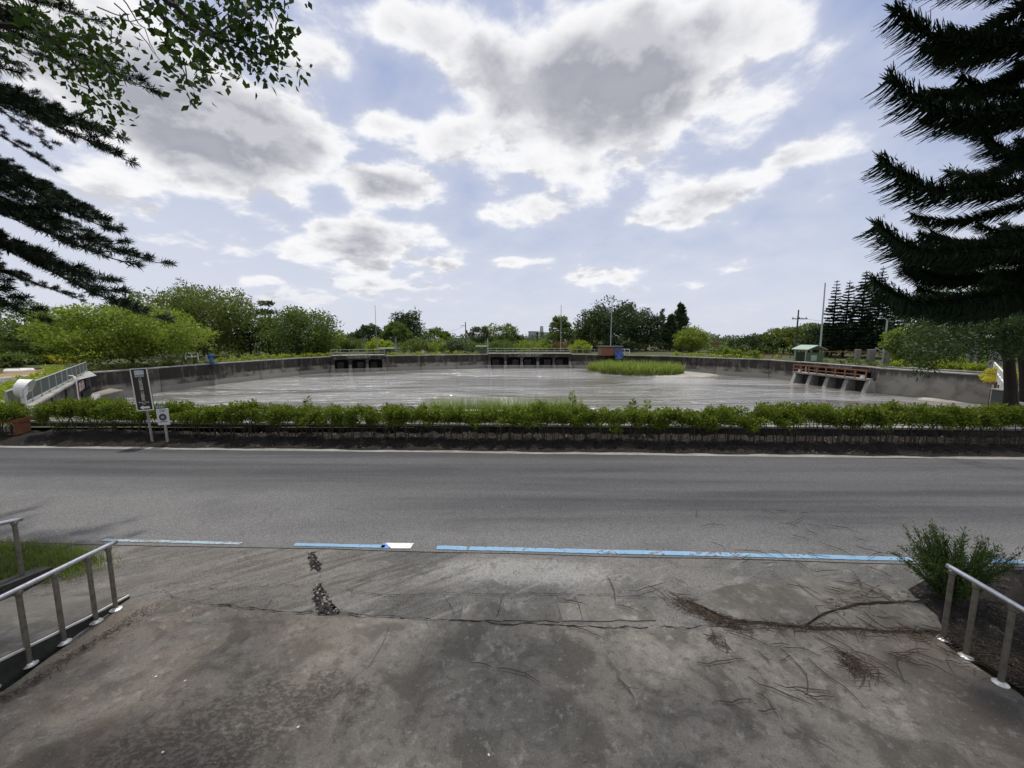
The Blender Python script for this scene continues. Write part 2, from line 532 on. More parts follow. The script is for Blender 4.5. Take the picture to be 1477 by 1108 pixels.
def apron(t):
    p = t.pos()
    x, y, z = t.sep(p)
    blot = t.noise(t.vscale(p, (.6, 1, 1)), .9, 5, .62, .6)
    mid = t.noise(t.vscale(p, (.7, 1, 1)), 3.2, 6, .65, .4)
    spk = t.noise(p, 75, 3, .7)
    fin = t.noise(p, 16, 5, .65)
    k = t.mix(t.smooth(blot, .4, .6), (.135, .130, .124), (.085, .083, .08))
    # speckled pale patch in the middle
    dx = (x - .2) * .58
    dy = (y - 5.35 + x * .06) * 2.5
    d = t.math('SQRT', dx * dx + dy * dy) + (mid - .5) * 1.5
    pale = t.smooth(d + (spk - .5) * 1.6 + (fin - .5) * 1.2, .95, .5)
    k = t.mix(pale * .75, k, (.27, .266, .258))
    k = t.mix(t.smooth(mid, .56, .7, 0, .45), k, (.22, .212, .2))
    k = t.mix(t.smooth(mid, .44, .3, 0, .6), k, (.05, .048, .045))
    rx = x * .86 + y * .5; ry = y * .86 - x * .5
    stri = t.noise(t.comb(rx * .35, ry * 2.2, 0), 3.0, 6, .68, .5)
    k = t.mix(t.smooth(stri, .52, .38, 0, .75) * t.smooth(x, .5, -2.0), k, (.04, .036, .031))
    k = t.mix(t.smooth(stri, .54, .66, 0, .45), k, (.22, .212, .2))
    brown = t.smooth(x, -1.5, -3.2, 0, .28)
    k = t.mix(brown, k, (.16, .138, .115))
    k = t.mix(t.smooth(fin, .43, .3, 0, .6), k, (.045, .042, .038))
    k = t.mix(t.smooth(spk, .56, .68, 0, .6), k, (.25, .24, .23))
    k = t.mix(t.smooth(spk, .44, .34, 0, .6), k, (.035, .034, .032))
    g2 = t.noise(p, 42, 4, .75)
    k = t.scalecol(k, t.math('MULTIPLY_ADD', g2, 1.5, .25))
    return t.bsdf(k, .85, bump=t.bump(mid * .4 + fin * .4 + spk * .3, .6, .014), spec=.28)
M['apron'] = material('apron', apron)
def paint_fn(c, worn, under=(.12, .118, .115)):
    def fn(t):
        p = t.pos()
        x, y, z = t.sep(p)
        n = t.noise(p, 22, 5, .7)
        n2 = t.noise(p, 2.2, 3)
        k = t.mix(t.smooth(n2, .35, .7, 0, .35), c, tuple(min(1, q * 1.25 + .05) for q in c))
        wv = n + (n2 - .5) * .5
        k = t.mix(t.smooth(wv, worn, worn + .06), k, under)
        return t.bsdf(k, .75)
    return fn
M['paint_blue'] = material('paint_blue', paint_fn((.17, .30, .44), .565))
M['paint_blue_worn'] = material('paint_blue_worn', paint_fn((.27, .36, .42), .50, (.19, .187, .18)))
M['paint_blue_deep'] = material('paint_blue_deep', paint_fn((.12, .23, .50), .7))
M['paint_white'] = material('paint_white', paint_fn((.62, .62, .61), .6, (.3, .3, .3)))
def soil_fn(a, b, c):
    def fn(t):
        p = t.pos()
        n = t.noise(p, 3.5, 6, .65, .4); f = t.noise(p, 30, 4, .7)
        k = t.mix(n, a, b)
        k = t.mix(t.smooth(f, .52, .68, 0, .8), k, c)
        return t.bsdf(k, .95, bump=t.bump(n * .5 + f * .6, .9, .05), spec=.15)
    return fn
M['soil'] = material('soil', soil_fn((.012, .011, .010), (.026, .023, .020), (.06, .053, .046)))  # near-black: the shade under the hedge is put into the soil colour
M['verge'] = material('verge', soil_fn((.07, .06, .04), (.10, .085, .06), (.16, .14, .11)))
M['orange_soil'] = material('orange_soil', soil_fn((.30, .20, .10), (.22, .14, .07), (.40, .30, .17)))
M['ground'] = material('ground', soil_fn((.05, .058, .026), (.075, .082, .036), (.12, .115, .06)))
M['mud'] = material('mud', concrete_fn((.36, .335, .305), (.25, .235, .215), (.46, .43, .395), .5, .3))
M['mud_wet'] = material('mud_wet', concrete_fn((.20, .185, .165), (.15, .14, .125), (.27, .25, .225), .5, .3))
M['side_road'] = material('side_road', concrete_fn((.13, .128, .128), (.09, .09, .09), (.2, .198, .195), .5, .4))
M['pale_road'] = material('pale_road', concrete_fn((.36, .355, .35), (.25, .25, .245), (.45, .44, .43), .5, .4))
def wall_fn(t):
    p = t.pos()
    x, y, z = t.sep(p)
    drip = t.noise(t.vscale(p, (1.6, 1.6, .16)), 1.3, 6, .62, .3)
    blot = t.noise(p, .55, 5, .6, .4)
    fin = t.noise(t.vscale(p, (1, 1, .4)), 6, 5, .65)
    # old water line: a paler band at the foot of the wall
    zz = z + (drip - .5) * .55 + (blot - .5) * .35
    k = t.mix(t.smooth(fin, .35, .65), (.115, .105, .092), (.055, .050, .044))
    bl = t.smooth(drip * .55 + blot * .45, .40, .52)
    k = t.mix(bl * .85, k, (.024, .022, .02))
    k = t.mix(t.smooth(zz, -.55, -.85, 0, .8) * t.smooth(blot, .35, .6), k, (.27, .25, .215))
    k = t.mix(t.smooth(z + (fin - .5) * .12, -1.22, -1.36), k, (.25, .235, .205))
    k = t.scalecol(k, t.math('MULTIPLY_ADD', t.orand(), .5, .8))
    return t.bsdf(k, .9, bump=t.bump(fin, .4, .03), spec=.2)
M['wall'] = material('wall', wall_fn)
def wall_pale(t):
    p = t.pos()
    x, y, z = t.sep(p)
    drip = t.noise(t.vscale(p, (1.6, 1.6, .2)), 1.1, 6, .62, .3)
    blot = t.noise(p, .8, 5, .6, .4)
    k = t.mix(t.smooth(blot, .4, .65), (.25, .235, .205), (.16, .15, .13))
    k = t.mix(t.smooth(z + (drip - .5) * 1.5, -.25, .3, 0, .85), k, (.04, .037, .033))
    return t.bsdf(k, .9, bump=t.bump(blot, .4, .03), spec=.2)
M['wall_pale'] = material('wall_pale', wall_pale)
M['dark_hole'] = material('dark_hole', lambda t: t.bsdf((.012, .012, .011), .95))  # near-black tone paints the shade inside openings; cracks and grit share it
def water(t):
    p = t.pos()
    x, y, z = t.sep(p)
    flow = t.noise(t.vscale(p, (.09, .22, 1)), 1.0, 5, .6, .8)
    silt = t.noise(t.vscale(p, (.25, .8, 1)), .9, 5, .6, .8)
    patch = t.noise(t.vscale(p, (.30, .85, 1)), .14, 4, .6, .8)
    k = t.mix(t.smooth(patch, .40, .60), (.150, .142, .124), (.30, .296, .285))  # reflections of trees and sky coloured in as dark and pale patches
    k = t.scalecol(k, t.math('MULTIPLY_ADD', flow, .5, .75))
    churn = t.noise(t.vscale(p, (.22, .75, 1)), 2.6, 6, .68, 1.2)
    pale_streak = t.smooth(silt * .55 + churn * .45 + t.smooth(x, 5, -28, 0, .08) + t.smooth(y, 34, 62, 0, -.06), .57, .66, 0, .75)
    k = t.mix(pale_streak, k, (.58, .58, .57))  # pale streaks, denser towards the left
    k = t.mix(t.smooth(churn, .46, .34, 0, .55), k, (.15, .142, .125))
    rip = t.noise(t.vscale(p, (.45, 1.25, 1)), 1.6, 4, .6, .6)
    rip2 = t.noise(t.vscale(p, (.5, 1.1, 1)), 5.5, 3, .6, .3)
    calm = t.smooth(patch, .38, .62, .4, 1.15)
    swell = t.noise(t.vscale(p, (.10, .42, 1)), 1.6, 3, .5, .5)
    h = (swell * 1.2 + rip * .6 + rip2 * .2) * calm
    return t.bsdf(k, .05, bump=t.bump(h, 1.0, .34), spec=1.0)
M['water'] = material('water', water)
def metal_fn(c, rough=.35, metal=1.0, var=.4):
    def fn(t):
        n = t.noise(t.pos(), 14, 5, .65)
        return t.bsdf(t.mix(t.smooth(n, .4, .7, 0, var), c, tuple(q * .5 for q in c)), rough, metal)
    return fn
M['steel'] = material('steel', metal_fn((.62, .62, .64), .28))
M['steel_shaded'] = material('steel_shaded', metal_fn((.23, .215, .18), .5, .75, .7))  # grey-olive steel: the shade on the posts is in the colour
M['steel_plate'] = material('steel_plate', metal_fn((.7, .7, .68), .45, .5))
M['galv'] = material('galv', metal_fn((.36, .37, .38), .55, .4))
def plain(name, c, rough=.7, var=.3, metal=0.0):
    M[name] = material(name, metal_fn(c, rough, metal, var))
plain('white_paint', (.72, .72, .71), .5, .25)
plain('grey_paint', (.33, .35, .36), .6)
plain('pole_grey', (.30, .30, .29), .7)
plain('pole_dark', (.07, .065, .06), .8)
plain('sign_brown', (.035, .025, .020), .5, .2)
plain('sign_white', (.62, .62, .63), .5, .15)
plain('ink', (.05, .05, .06), .6, .1)
plain('lettering', (.75, .75, .73), .6, .1)
plain('lettering_worn', (.30, .30, .29), .8, .4)
plain('pictogram', (.42, .55, .66), .6, .3)
plain('green_plate', (.03, .11, .09), .5, .2)
plain('rust_brown', (.20, .075, .035), .7, .5)
plain('blue_paint', (.035, .11, .30), .6, .5)
plain('blue_tarp', (.07, .13, .34), .6, .5)
plain('orange_paint', (.25, .11, .055), .8, .6)
plain('red_paint', (.20, .05, .045), .7, .5)
plain('fence_green', (.085, .135, .08), .7, .4)
plain('pale_green', (.36, .42, .32), .6, .3)
plain('roof_green', (.28, .36, .31), .6, .4)
plain('deck_rail', (.26, .29, .22), .7, .4)
plain('brick', (.25, .11, .065), .85, .5)
plain('mortar', (.22, .13, .09), .9, .3)
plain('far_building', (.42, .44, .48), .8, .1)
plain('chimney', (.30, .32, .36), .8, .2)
plain('stone', (.20, .195, .18), .9, .6)
plain('white_stone', (.7, .69, .66), .8, .2)
plain('yellow_wood', (.22, .19, .11), .8, .4)
plain('fence_mesh', (.13, .145, .135), .6, .3)
plain('dark_cabinet', (.075, .085, .08), .7, .4)

def text_mesh(txt, size):
    cu = bpy.data.curves.new('lettering', 'FONT')
    cu.body = txt
    cu.size = size
    cu.align_x = 'CENTER'; cu.align_y = 'CENTER'
    cu.extrude = .001
    o = bpy.data.objects.new('lettering', cu)
    col.objects.link(o)
    bpy.context.view_layer.update()
    me = bpy.data.meshes.new_from_object(o.evaluated_get(bpy.context.evaluated_depsgraph_get()))
    bpy.data.objects.remove(o)
    return me

# ------------------------------------------------------------------ ground, water, roads
T, WL = .57, -1.85
G0 = .50                                       # ground level around the far basin
pool = [gz(*q, T) for q in [(45, 585), (130, 537), (305, 524), (430, 516.3), (480, 514)]]
A_, B_, C_, D_, E_ = pool
F_ = at(553, 512.5, 61.5); G_ = at(706, 510.3, 67.5); I_ = at(822, 510.3, 67.5)
J_ = at(967, 513, 60.0); K_ = at(1110, 518.5, 50.5); L_ = at(1155, 522, 45.5); N_ = at(1262, 530, 37.0); O_ = at(1432, 541, 29.5)
for q in (F_, G_, I_, J_, K_, L_, N_, O_): q.z = T
ring = [A_, B_, C_, D_, E_, F_, G_, I_, J_, K_, L_, N_, O_, Vector((20.5, 15.2, T)), Vector((19.3, 13.4, T)), Vector((-17.6, 13.9, T))]
cen = Vector((0, 36, 0))
def yroad(x): return 11.36 - .040 * x           # far edge of the road
def ynear(x): return 5.90 - .045 * x            # blue line
def hgt(x, y):
    s = min(1, max(0, (y - 15) / 8.0)); s = s * s * (3 - 2 * s)
    return -.07 + (G0 + .07) * s
mb = MB()
dense = []
for i, p in enumerate(ring):
    q = ring[(i + 1) % len(ring)]
    for k in range(4): dense.append(p.lerp(q, k / 4))
rings = []
for fac in (0, 1.2, 4, 12, 40, 150, 700, 2600):
    r_ = []
    for p in dense:
        d = Vector((p.x - cen.x, p.y - cen.y, 0)).normalized()
        base = Vector((p.x, p.y, 0)) + d * (.3 + fac)
        r_.append((base.x, base.y, hgt(base.x, base.y)))
    rings.append(r_)
n = len(dense)
vs = [v for r_ in rings for v in r_]
fs = [(i * n + k, (i + 1) * n + k, (i + 1) * n + (k + 1) % n, i * n + (k + 1) % n) for i in range(len(rings) - 1) for k in range(n)]
mb.add(vs, fs)
mb.build('ground', M['ground'], kind='structure')
mb = MB()
mb.add([(p.x * 1.02, (p.y - 36) * 1.02 + 36, WL) for p in ring], [tuple(range(len(ring)))[::-1]])
mb.build('water', M['water'], kind='structure')
mb = MB()
mb.add([(p.x * 1.04, (p.y - 36) * 1.04 + 36, WL - 1.2) for p in ring], [tuple(range(len(ring)))[::-1]])
mb.build('basin_floor', M['mud_wet'], kind='structure')

# road: one sheet, then the pale concrete gutter strip on its far side
def strip(name, y0, y1, z, mat, x0=-70, x1=70, nx=140, kind='structure', wob=0.0):
    mb = MB()
    vs = []
    for i in range(nx + 1):
        x = x0 + (x1 - x0) * i / nx
        vs.append((x, y0(x) + wob * rng.normal(), z)); vs.append((x, y1(x) + wob * rng.normal(), z))
    mb.add(vs, [(2 * i, 2 * i + 2, 2 * i + 3, 2 * i + 1) for i in range(nx)])
    return mb.build(name, mat, kind=kind)
strip('road', lambda x: ynear(x) - .12, lambda x: yroad(x) - .25, .004, M['asphalt'], wob=.015)
strip('road_gutter', lambda x: yroad(x) - .255, lambda x: yroad(x) + .02, .010, M['gutter'], wob=.012)

# blue edge line on the road: painted pieces at their real places
def paint(name, x0, x1, w_, mat, z=.012, off=0.0):
    mb = MB()
    k = max(2, int((x1 - x0) / .12))
    vs = []
    for i in range(k + 1):
        x = x0 + (x1 - x0) * i / k
        vs += [(x, ynear(x) + off - w_ / 2 + .004 * rng.normal(), z), (x, ynear(x) + off + w_ / 2 + .004 * rng.normal(), z)]
    mb.add(vs, [(2 * i, 2 * i + 2, 2 * i + 3, 2 * i + 1) for i in range(k)])
    return mb.build(name, mat, kind='structure')
xx = lambda px, py: gz(px, py, 0).x
paint('blue_line_marking', xx(630, 791), xx(1320, 811), .115, M['paint_blue'])
paint('blue_line_marking', xx(1400, 814), 30, .115, M['paint_blue'])
paint('blue_line_marking', xx(425, 786), xx(556, 788), .09, M['paint_blue'], off=-.01)
paint('faded_line_marking', xx(150, 779), xx(350, 783), .075, M['paint_blue_worn'], off=-.02)
q = [gz(*v, .012) for v in ((553, 783), (548, 791), (560, 791), (567, 783))]
mb = MB(); mb.add(q, [(0, 1, 2, 3)]); mb.build('blue_tape_marking', M['paint_blue_deep'], kind='structure')
q = [gz(*v, .016) for v in ((556, 783), (564, 791), (592, 791), (597, 783.5))]
mb = MB(); mb.add(q, [(0, 1, 2, 3)]); mb.build('white_tape_marking', M['paint_white'], kind='structure')

# driveway in the foreground: concrete slabs with open, ragged joints
RXL, RXR = -4.95, 4.85
def slab(name, poly, top, mat, parent=None, thick=.25, rag=.012):
    """a cast slab with a slightly ragged edge"""
    pts = []
    for i, p in enumerate(poly):
        q = poly[(i + 1) % len(poly)]
        p, q = Vector(p[:2]), Vector(q[:2])
        k = max(1, int((q - p).length / .14))
        for j in range(k):
            v = p.lerp(q, j / k)
            pts.append((v.x + rag * rng.normal(), v.y + rag * rng.normal()))
    mb = MB(); mb.prism(pts, top - thick, top)
    return mb.build(name, mat, parent)
dr = bpy.data.objects.new('driveway', None); col.objects.link(dr); dr['kind'] = 'structure'
yj = 4.30                                       # joint seen across the middle of the driveway
slab('concrete_slab', [(-4.95, -4), (9.0, -4), (9.0, 1.9), (4.85, 3.2), (4.85, yj - .13), (2.6, yj - .12), (.4, yj - .02), (-1.2, yj + .04), (-2.6, yj + .12), (-4.0, yj + .28), (-4.6, 4.72), (-4.95, 4.62)], .0, M['driveway'], dr)
edges = [(-.62, -.115), (-.10, .58), (.595, 1.75)]
for i, (a, b) in enumerate(edges):
    slab('joint_slab', [(a, yj + .03), (b, yj + .025), (b, 4.66 - .015 * i), (a, 4.68 - .015 * i)], -.004 + .004 * rng.random(), M['joint_strip'], dr, rag=.010)
# the two heaved slabs on the right with the litter-filled crack
up = [gz(*q) for q in ((990, 868), (1045, 848), (1150, 836), (1300, 845), (1330, 868), (1235, 872), (1190, 884), (1157, 905), (1060, 897))]
slab('concrete_slab', up, .022, M['slab_brown'], dr)
lo = [gz(*q) for q in ((1166, 906), (1196, 888), (1240, 876), (1328, 872), (1352, 893), (1362, 914), (1260, 910))]
slab('concrete_slab', lo, .030, M['slab_brown'], dr)
# broken asphalt apron between the driveway and the road
mb = MB()
nx, ny = 110, 16
gv = []
for j in range(ny + 1):
    for i in range(nx + 1):
        x = -9.5 + 17.5 * i / nx
        y0_, y1_ = 4.0, ynear(x) - .1
        y = y0_ + (y1_ - y0_) * j / ny
        gv.append((x, y, -.016 + .010 * j / ny + .003 * rng.normal() * (j < ny - 1)))
mb.add(gv, [(j * (nx + 1) + i, j * (nx + 1) + i + 1, (j + 1) * (nx + 1) + i + 1, (j + 1) * (nx + 1) + i) for j in range(ny) for i in range(nx)])
mb.build('apron', M['apron'], kind='structure', smooth=True)
# crumbled asphalt trench: stones lying in a ragged dark bed, and cracks
bed = MB(); st = MB(); st2 = MB()
def trench(pxs, nst):
    poly = [gz(*q) for q in pxs]
    sub = []
    for i, p in enumerate(poly):
        q = poly[(i + 1) % len(poly)]
        for k in range(9): sub.append(p.lerp(q, k / 9) + Vector((.022 * rng.normal(), .022 * rng.normal(), 0)))
    bed.add([(p.x, p.y, .001) for p in sub], [tuple(range(len(sub)))])
    cx_ = sum(poly, Vector()) / len(poly)
    for k in range(nst):
        i = rng.integers(len(poly)); a, b = poly[i], poly[(i + 1) % len(poly)]
        p = cx_.lerp(a.lerp(b, rng.random()), 1.12 * math.sqrt(rng.random()))
        s_ = .005 + .018 * rng.random() ** 2.5
        (st if rng.random() < .35 else st2).box((p.x, p.y, .002 + s_ * .3), (s_ * 1.5, s_ * 1.2, s_), rng.random() * 6, s_ * .3)
trench([(453, 846), (463, 843), (475, 866), (487, 882), (458, 884), (455, 866)], 260)
trench([(445, 798), (454, 797), (462, 821), (450, 821)], 110)
M['trench'] = material('trench', soil_fn((.020, .019, .018), (.045, .042, .038), (.11, .105, .095)))
bed.build('asphalt_trench', M['trench'], kind='structure')
st.build('rubble', M['stone'], kind='stuff'); st2.build('dark_rubble', M['trench'], kind='stuff')
cr = MB()
def crack(pxs, w_=.010, z=.0075):
    pl = [gz(*q, 0) for q in pxs]; pts = []
    for i in range(len(pl) - 1):
        k = max(2, int((pl[i + 1] - pl[i]).length / .05))
        for j in range(k): pts.append(pl[i].lerp(pl[i + 1], j / k))
    off_ = 0; vs = []
    for i, p in enumerate(pts):
        off_ = .85 * off_ + .010 * rng.normal()
        d_ = (pts[min(i + 1, len(pts) - 1)] - pts[max(i - 1, 0)]).normalized(); n_ = Vector((-d_.y, d_.x, 0))
        ww = w_ * (.25 + 1.1 * rng.random() ** 1.5)
        for sg in (-1, 1):
            q = p + n_ * (off_ + sg * ww / 2); vs.append((q.x, q.y, z))
    cr.add(vs, [(2 * i, 2 * i + 2, 2 * i + 3, 2 * i + 1) for i in range(len(pts) - 1)])
crack([(300, 873), (470, 885), (640, 893), (740, 897), (840, 901), (940, 904)], .017)
crack([(232, 852), (265, 864), (300, 873)], .008); crack([(940, 904), (1060, 906)], .014)
crack([(300, 849), (360, 848), (395, 842)], .009); crack([(395, 842), (450, 846)], .007)
crack([(500, 850), (560, 858), (640, 857), (720, 856), (830, 858), (990, 862)], .009)
crack([(640, 857), (655, 880), (660, 892)], .006); crack([(290, 868), (380, 880), (395, 862)], .006)
crack([(725, 858), (720, 895)], .007); crack([(830, 860), (842, 899)], .007)
crack([(560, 905), (540, 960), (470, 1010)], .004); crack([(1000, 905), (1090, 960), (1130, 1040), (1230, 1108)], .004)
cr.build('pavement_crack', M['dark_hole'], kind='structure')

# strip of soil between the road and the parapet, soil at the right and left
def soil_patch(name, poly, z, mat, amp=.03, step=.18):
    """bumpy ground sheet over a plan polygon"""
    bm = bmesh.new()
    f = bm.faces.new([bm.verts.new((p[0], p[1], z)) for p in poly])
    bmesh.ops.triangulate(bm, faces=[f])
    for _ in range(7):
        long = [e for e in bm.edges if e.calc_length() > step]
        if not long: break
        bmesh.ops.subdivide_edges(bm, edges=long, cuts=1)
        bmesh.ops.triangulate(bm, faces=[f for f in bm.faces if len(f.verts) > 3])
    for v in bm.verts:
        if not v.is_boundary: v.co.z += amp * (rng.random() * 1.2)
    me = bpy.data.meshes.new(name); bm.to_mesh(me); bm.free()
    return link(name, me, None, mat, kind='structure')
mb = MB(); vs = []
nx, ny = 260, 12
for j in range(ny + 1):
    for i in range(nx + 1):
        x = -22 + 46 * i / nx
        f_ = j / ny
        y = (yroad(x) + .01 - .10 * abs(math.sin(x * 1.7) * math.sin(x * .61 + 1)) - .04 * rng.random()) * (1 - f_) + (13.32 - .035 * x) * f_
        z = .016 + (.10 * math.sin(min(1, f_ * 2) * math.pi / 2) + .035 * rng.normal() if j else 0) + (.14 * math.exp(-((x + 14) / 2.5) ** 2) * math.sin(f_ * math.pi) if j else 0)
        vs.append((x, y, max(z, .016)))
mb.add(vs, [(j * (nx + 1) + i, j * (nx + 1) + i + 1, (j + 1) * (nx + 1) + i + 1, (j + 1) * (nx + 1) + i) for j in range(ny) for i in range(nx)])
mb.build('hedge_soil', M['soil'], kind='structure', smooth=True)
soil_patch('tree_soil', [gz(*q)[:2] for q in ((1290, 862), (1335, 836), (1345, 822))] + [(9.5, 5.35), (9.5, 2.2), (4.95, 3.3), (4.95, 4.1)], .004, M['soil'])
soil_patch('verge_soil', [(-14, 6.3), (-9.0, 6.2), (-7.4, 6.0), (-6.6, 5.75), (-6.5, 5.5), (-7.0, 5.25), (-8, 5.0), (-14, 4.6)], .002, M['verge'], .02)

# ------------------------------------------------------------------ basin walls: panels and coping stones of one thing
def wall_run(root, a, b, panel, mat, thick=.35, zb=WL - 1.0, coping=True, top=T):
    a, b = Vector((a.x, a.y, 0)), Vector((b.x, b.y, 0))
    L = (b - a).length
    n = max(1, round(L / panel))
    d = (b - a).normalized()
    nrm = Vector((-d.y, d.x, 0))
    if nrm.dot(cen - a) > 0: nrm = -nrm               # outward
    ang = math.atan2(d.y, d.x)
    for i in range(n):
        p, q = a.lerp(b, i / n), a.lerp(b, (i + 1) / n)
        m = (p + q) / 2 + nrm * (thick / 2 + .015 * rng.random())
        l = (q - p).length - .035
        mb = MB(); mb.box((m.x, m.y, (zb + top - .12) / 2), (l, thick, top - .12 - zb), ang, .012)
        mb.build('wall_panel', mat, root)
        if coping:
            mb = MB(); mb.box((m.x, m.y, top - .06), (l + .02, thick + .12, .116), ang, .015)
            mb.build('coping_stone', M['concrete'] if mat is M['wall'] and panel < 5 else M['coping'], root)
        # joint rib between panels
        if i:
            mb = MB(); j = p - nrm * .03
            mb.box((j.x, j.y, (zb + top - .14) / 2), (.16, .10, top - .14 - zb), ang)
            mb.build('joint_rib', mat, root)
def wall_thing(label, runs, mat=M['wall'], panel=5.5):
    root = empty('basin_wall', (runs[0][0].x, runs[0][0].y, 0), label, 'wall')
    for a, b in runs: wall_run(root, a, b, panel, mat)
    return root
wall_thing('left basin wall below the grey fence with a red and white notice', [(A_, B_)], M['wall'], 4)
wall_thing('long black-stained wall on the left bank carrying the blue gate pedestal', [(B_, C_), (C_, D_), (D_, E_)])
wall_thing('stained far wall between the three-bay and the five-bay sluices', [(F_, G_)])
wall_thing('dark far wall behind the grassy island', [(I_, J_), (J_, K_), (K_, L_)])
wall_thing('pale-footed wall right of the orange-railed sluice', [(N_, O_)], M['wall_pale'])
wall_thing('end wall under the white pipe railing at the right corner', [(O_, ring[13])], M['wall_pale'], 4)
rp = empty('parapet', (0, 13.2, 0), 'low concrete parapet behind the clipped roadside hedge', 'parapet wall')
xs = [-17.6 + 3.7 * i for i in range(11)]
ypar = lambda x: 13.36 - .035 * x
for a, b in zip(xs[:-1], xs[1:]):
    m = (a + b) / 2
    mb = MB(); mb.box((m, ypar(m), -.30), (b - a - .02, .24, 1.24), -.035, .012); mb.build('wall_panel', M['concrete_dark'], rp)  # dark concrete deepens the hedge's shade on the parapet face
    mb = MB(); mb.box((m, ypar(m), .36), (b - a - .01, .30, .075), -.035, .012); mb.build('coping_stone', M['concrete'], rp)

# railing on the parapet
rl = empty('parapet_railing', (0, 13.3, .4), 'white low railing on the parapet behind the hedge', 'railing')
mb = MB(); mb.tube([(x, ypar(x), .86) for x in xs], .024, 8); mb.build('top_rail', M['white_paint'], rl)
mb = MB(); mb.tube([(x, ypar(x), .47) for x in xs], .014, 6); mb.build('bottom_rail', M['white_paint'], rl)
for x in np.arange(xs[0], xs[-1], 1.85):
    mb = MB(); mb.box((x, ypar(x), .62), (.05, .05, .46), 0, .006); mb.build('post', M['white_paint'], rl)
mb = MB()
for x in np.arange(xs[0] + .12, xs[-1], .14): mb.tube([(x, ypar(x), .47), (x, ypar(x), .85)], .0085, 5, False)
mb.build('baluster', M['grey_paint'], rl, kind='stuff')

# grey bar fence on the left wall
fl = empty('bar_fence', (A_.x, A_.y, T), 'grey bar fence climbing along the left basin wall', 'fence')
a = Vector((A_.x - .25, A_.y, T)); b = Vector((B_.x - .25, B_.y, T)); a = a + (a - b) * .12
d = b - a; L = d.length
mb = MB(); mb.tube([a + Vector((0, 0, .84)), b + Vector((0, 0, .84))], .028, 6); mb.build('top_rail', M['grey_paint'], fl)
mb = MB(); mb.tube([a + Vector((0, 0, .12)), b + Vector((0, 0, .12))], .022, 6); mb.build('bottom_rail', M['grey_paint'], fl)
for i in range(13):
    p = a.lerp(b, i / 12); mb = MB(); mb.box((p.x, p.y, T + .42), (.06, .06, .84), .8); mb.build('post', M['grey_paint'], fl)
mb = MB()
for i in range(int(L / .11)):
    p = a.lerp(b, i * .11 / L); mb.box((p.x, p.y, T + .47), (.014, .014, .70), .8)
mb.build('fence_bar', M['fence_mesh'], fl, kind='stuff')

# notice and outlet opening in the left wall
dAB = (B_ - A_).normalized(); nAB = Vector((dAB.y, -dAB.x, 0))
if nAB.dot(cen - A_) < 0: nAB = -nAB
angAB = math.atan2(dAB.y, dAB.x)
pn = A_.lerp(B_, .70)
nt = empty('warning_notice', (pn.x + nAB.x * .03, pn.y + nAB.y * .03, .02), 'red notice with white characters fixed on the left basin wall', 'sign')
mb = MB(); c = Vector(pn) + nAB * .03; mb.box((c.x, c.y, .02), (3.0, .05, .62), angAB, .01); mb.build('board', M['red_paint'], nt)
me = text_mesh('禁止游泳', .66); o = link('lettering', me, nt, M['lettering'], tuple(nAB * .035), (R(90), 0, angAB if math.cos(angAB + math.pi / 2) * nAB.x + math.sin(angAB + math.pi / 2) * nAB.y < 0 else angAB + math.pi))
ou = empty('outlet_culvert', tuple(A_.lerp(B_, .78).to_2d()) + (-1,), 'dark outlet slot with concrete wing wall at the left corner', 'culvert')
c = A_.lerp(B_, .80) + nAB * .05; mb = MB(); mb.box((c.x, c.y, -.72), (5.2, .14, .55), angAB); mb.build('opening', M['dark_hole'], ou)  # solid near-black block in place of the slot's shaded depth
c = A_.lerp(B_, .80) + nAB * .25; mb = MB(); mb.box((c.x, c.y, -1.25), (5.4, .6, .3), angAB, .03); mb.build('sill', M['concrete'], ou)
c = A_.lerp(B_, .965) + nAB * .6; mb = MB(); mb.prism([(c.x - 1.0, c.y - 1.2), (c.x + .2, c.y - 1.0), (c.x + .9, c.y + .9), (c.x - .6, c.y + 1.2)], WL - .5, [-1.35, -1.35, -1.0, -.9]); mb.build('wing_wall', M['wall_pale'], ou)
# bent white ladder rail on the left wall
lp = A_.lerp(B_, .56) + nAB * .12
mb = MB(); mb.tube([(lp.x, lp.y, -1.6), (lp.x, lp.y, .75), (lp.x - .15, lp.y, .95), (lp.x - .55, lp.y - .1, .95)], .04, 8)
mb.build('handhold', M['white_paint'], tag(empty('access_ladder', (lp.x, lp.y, T), 'bent white pipe handhold rising from the left basin wall', 'ladder'), kind='thing'))

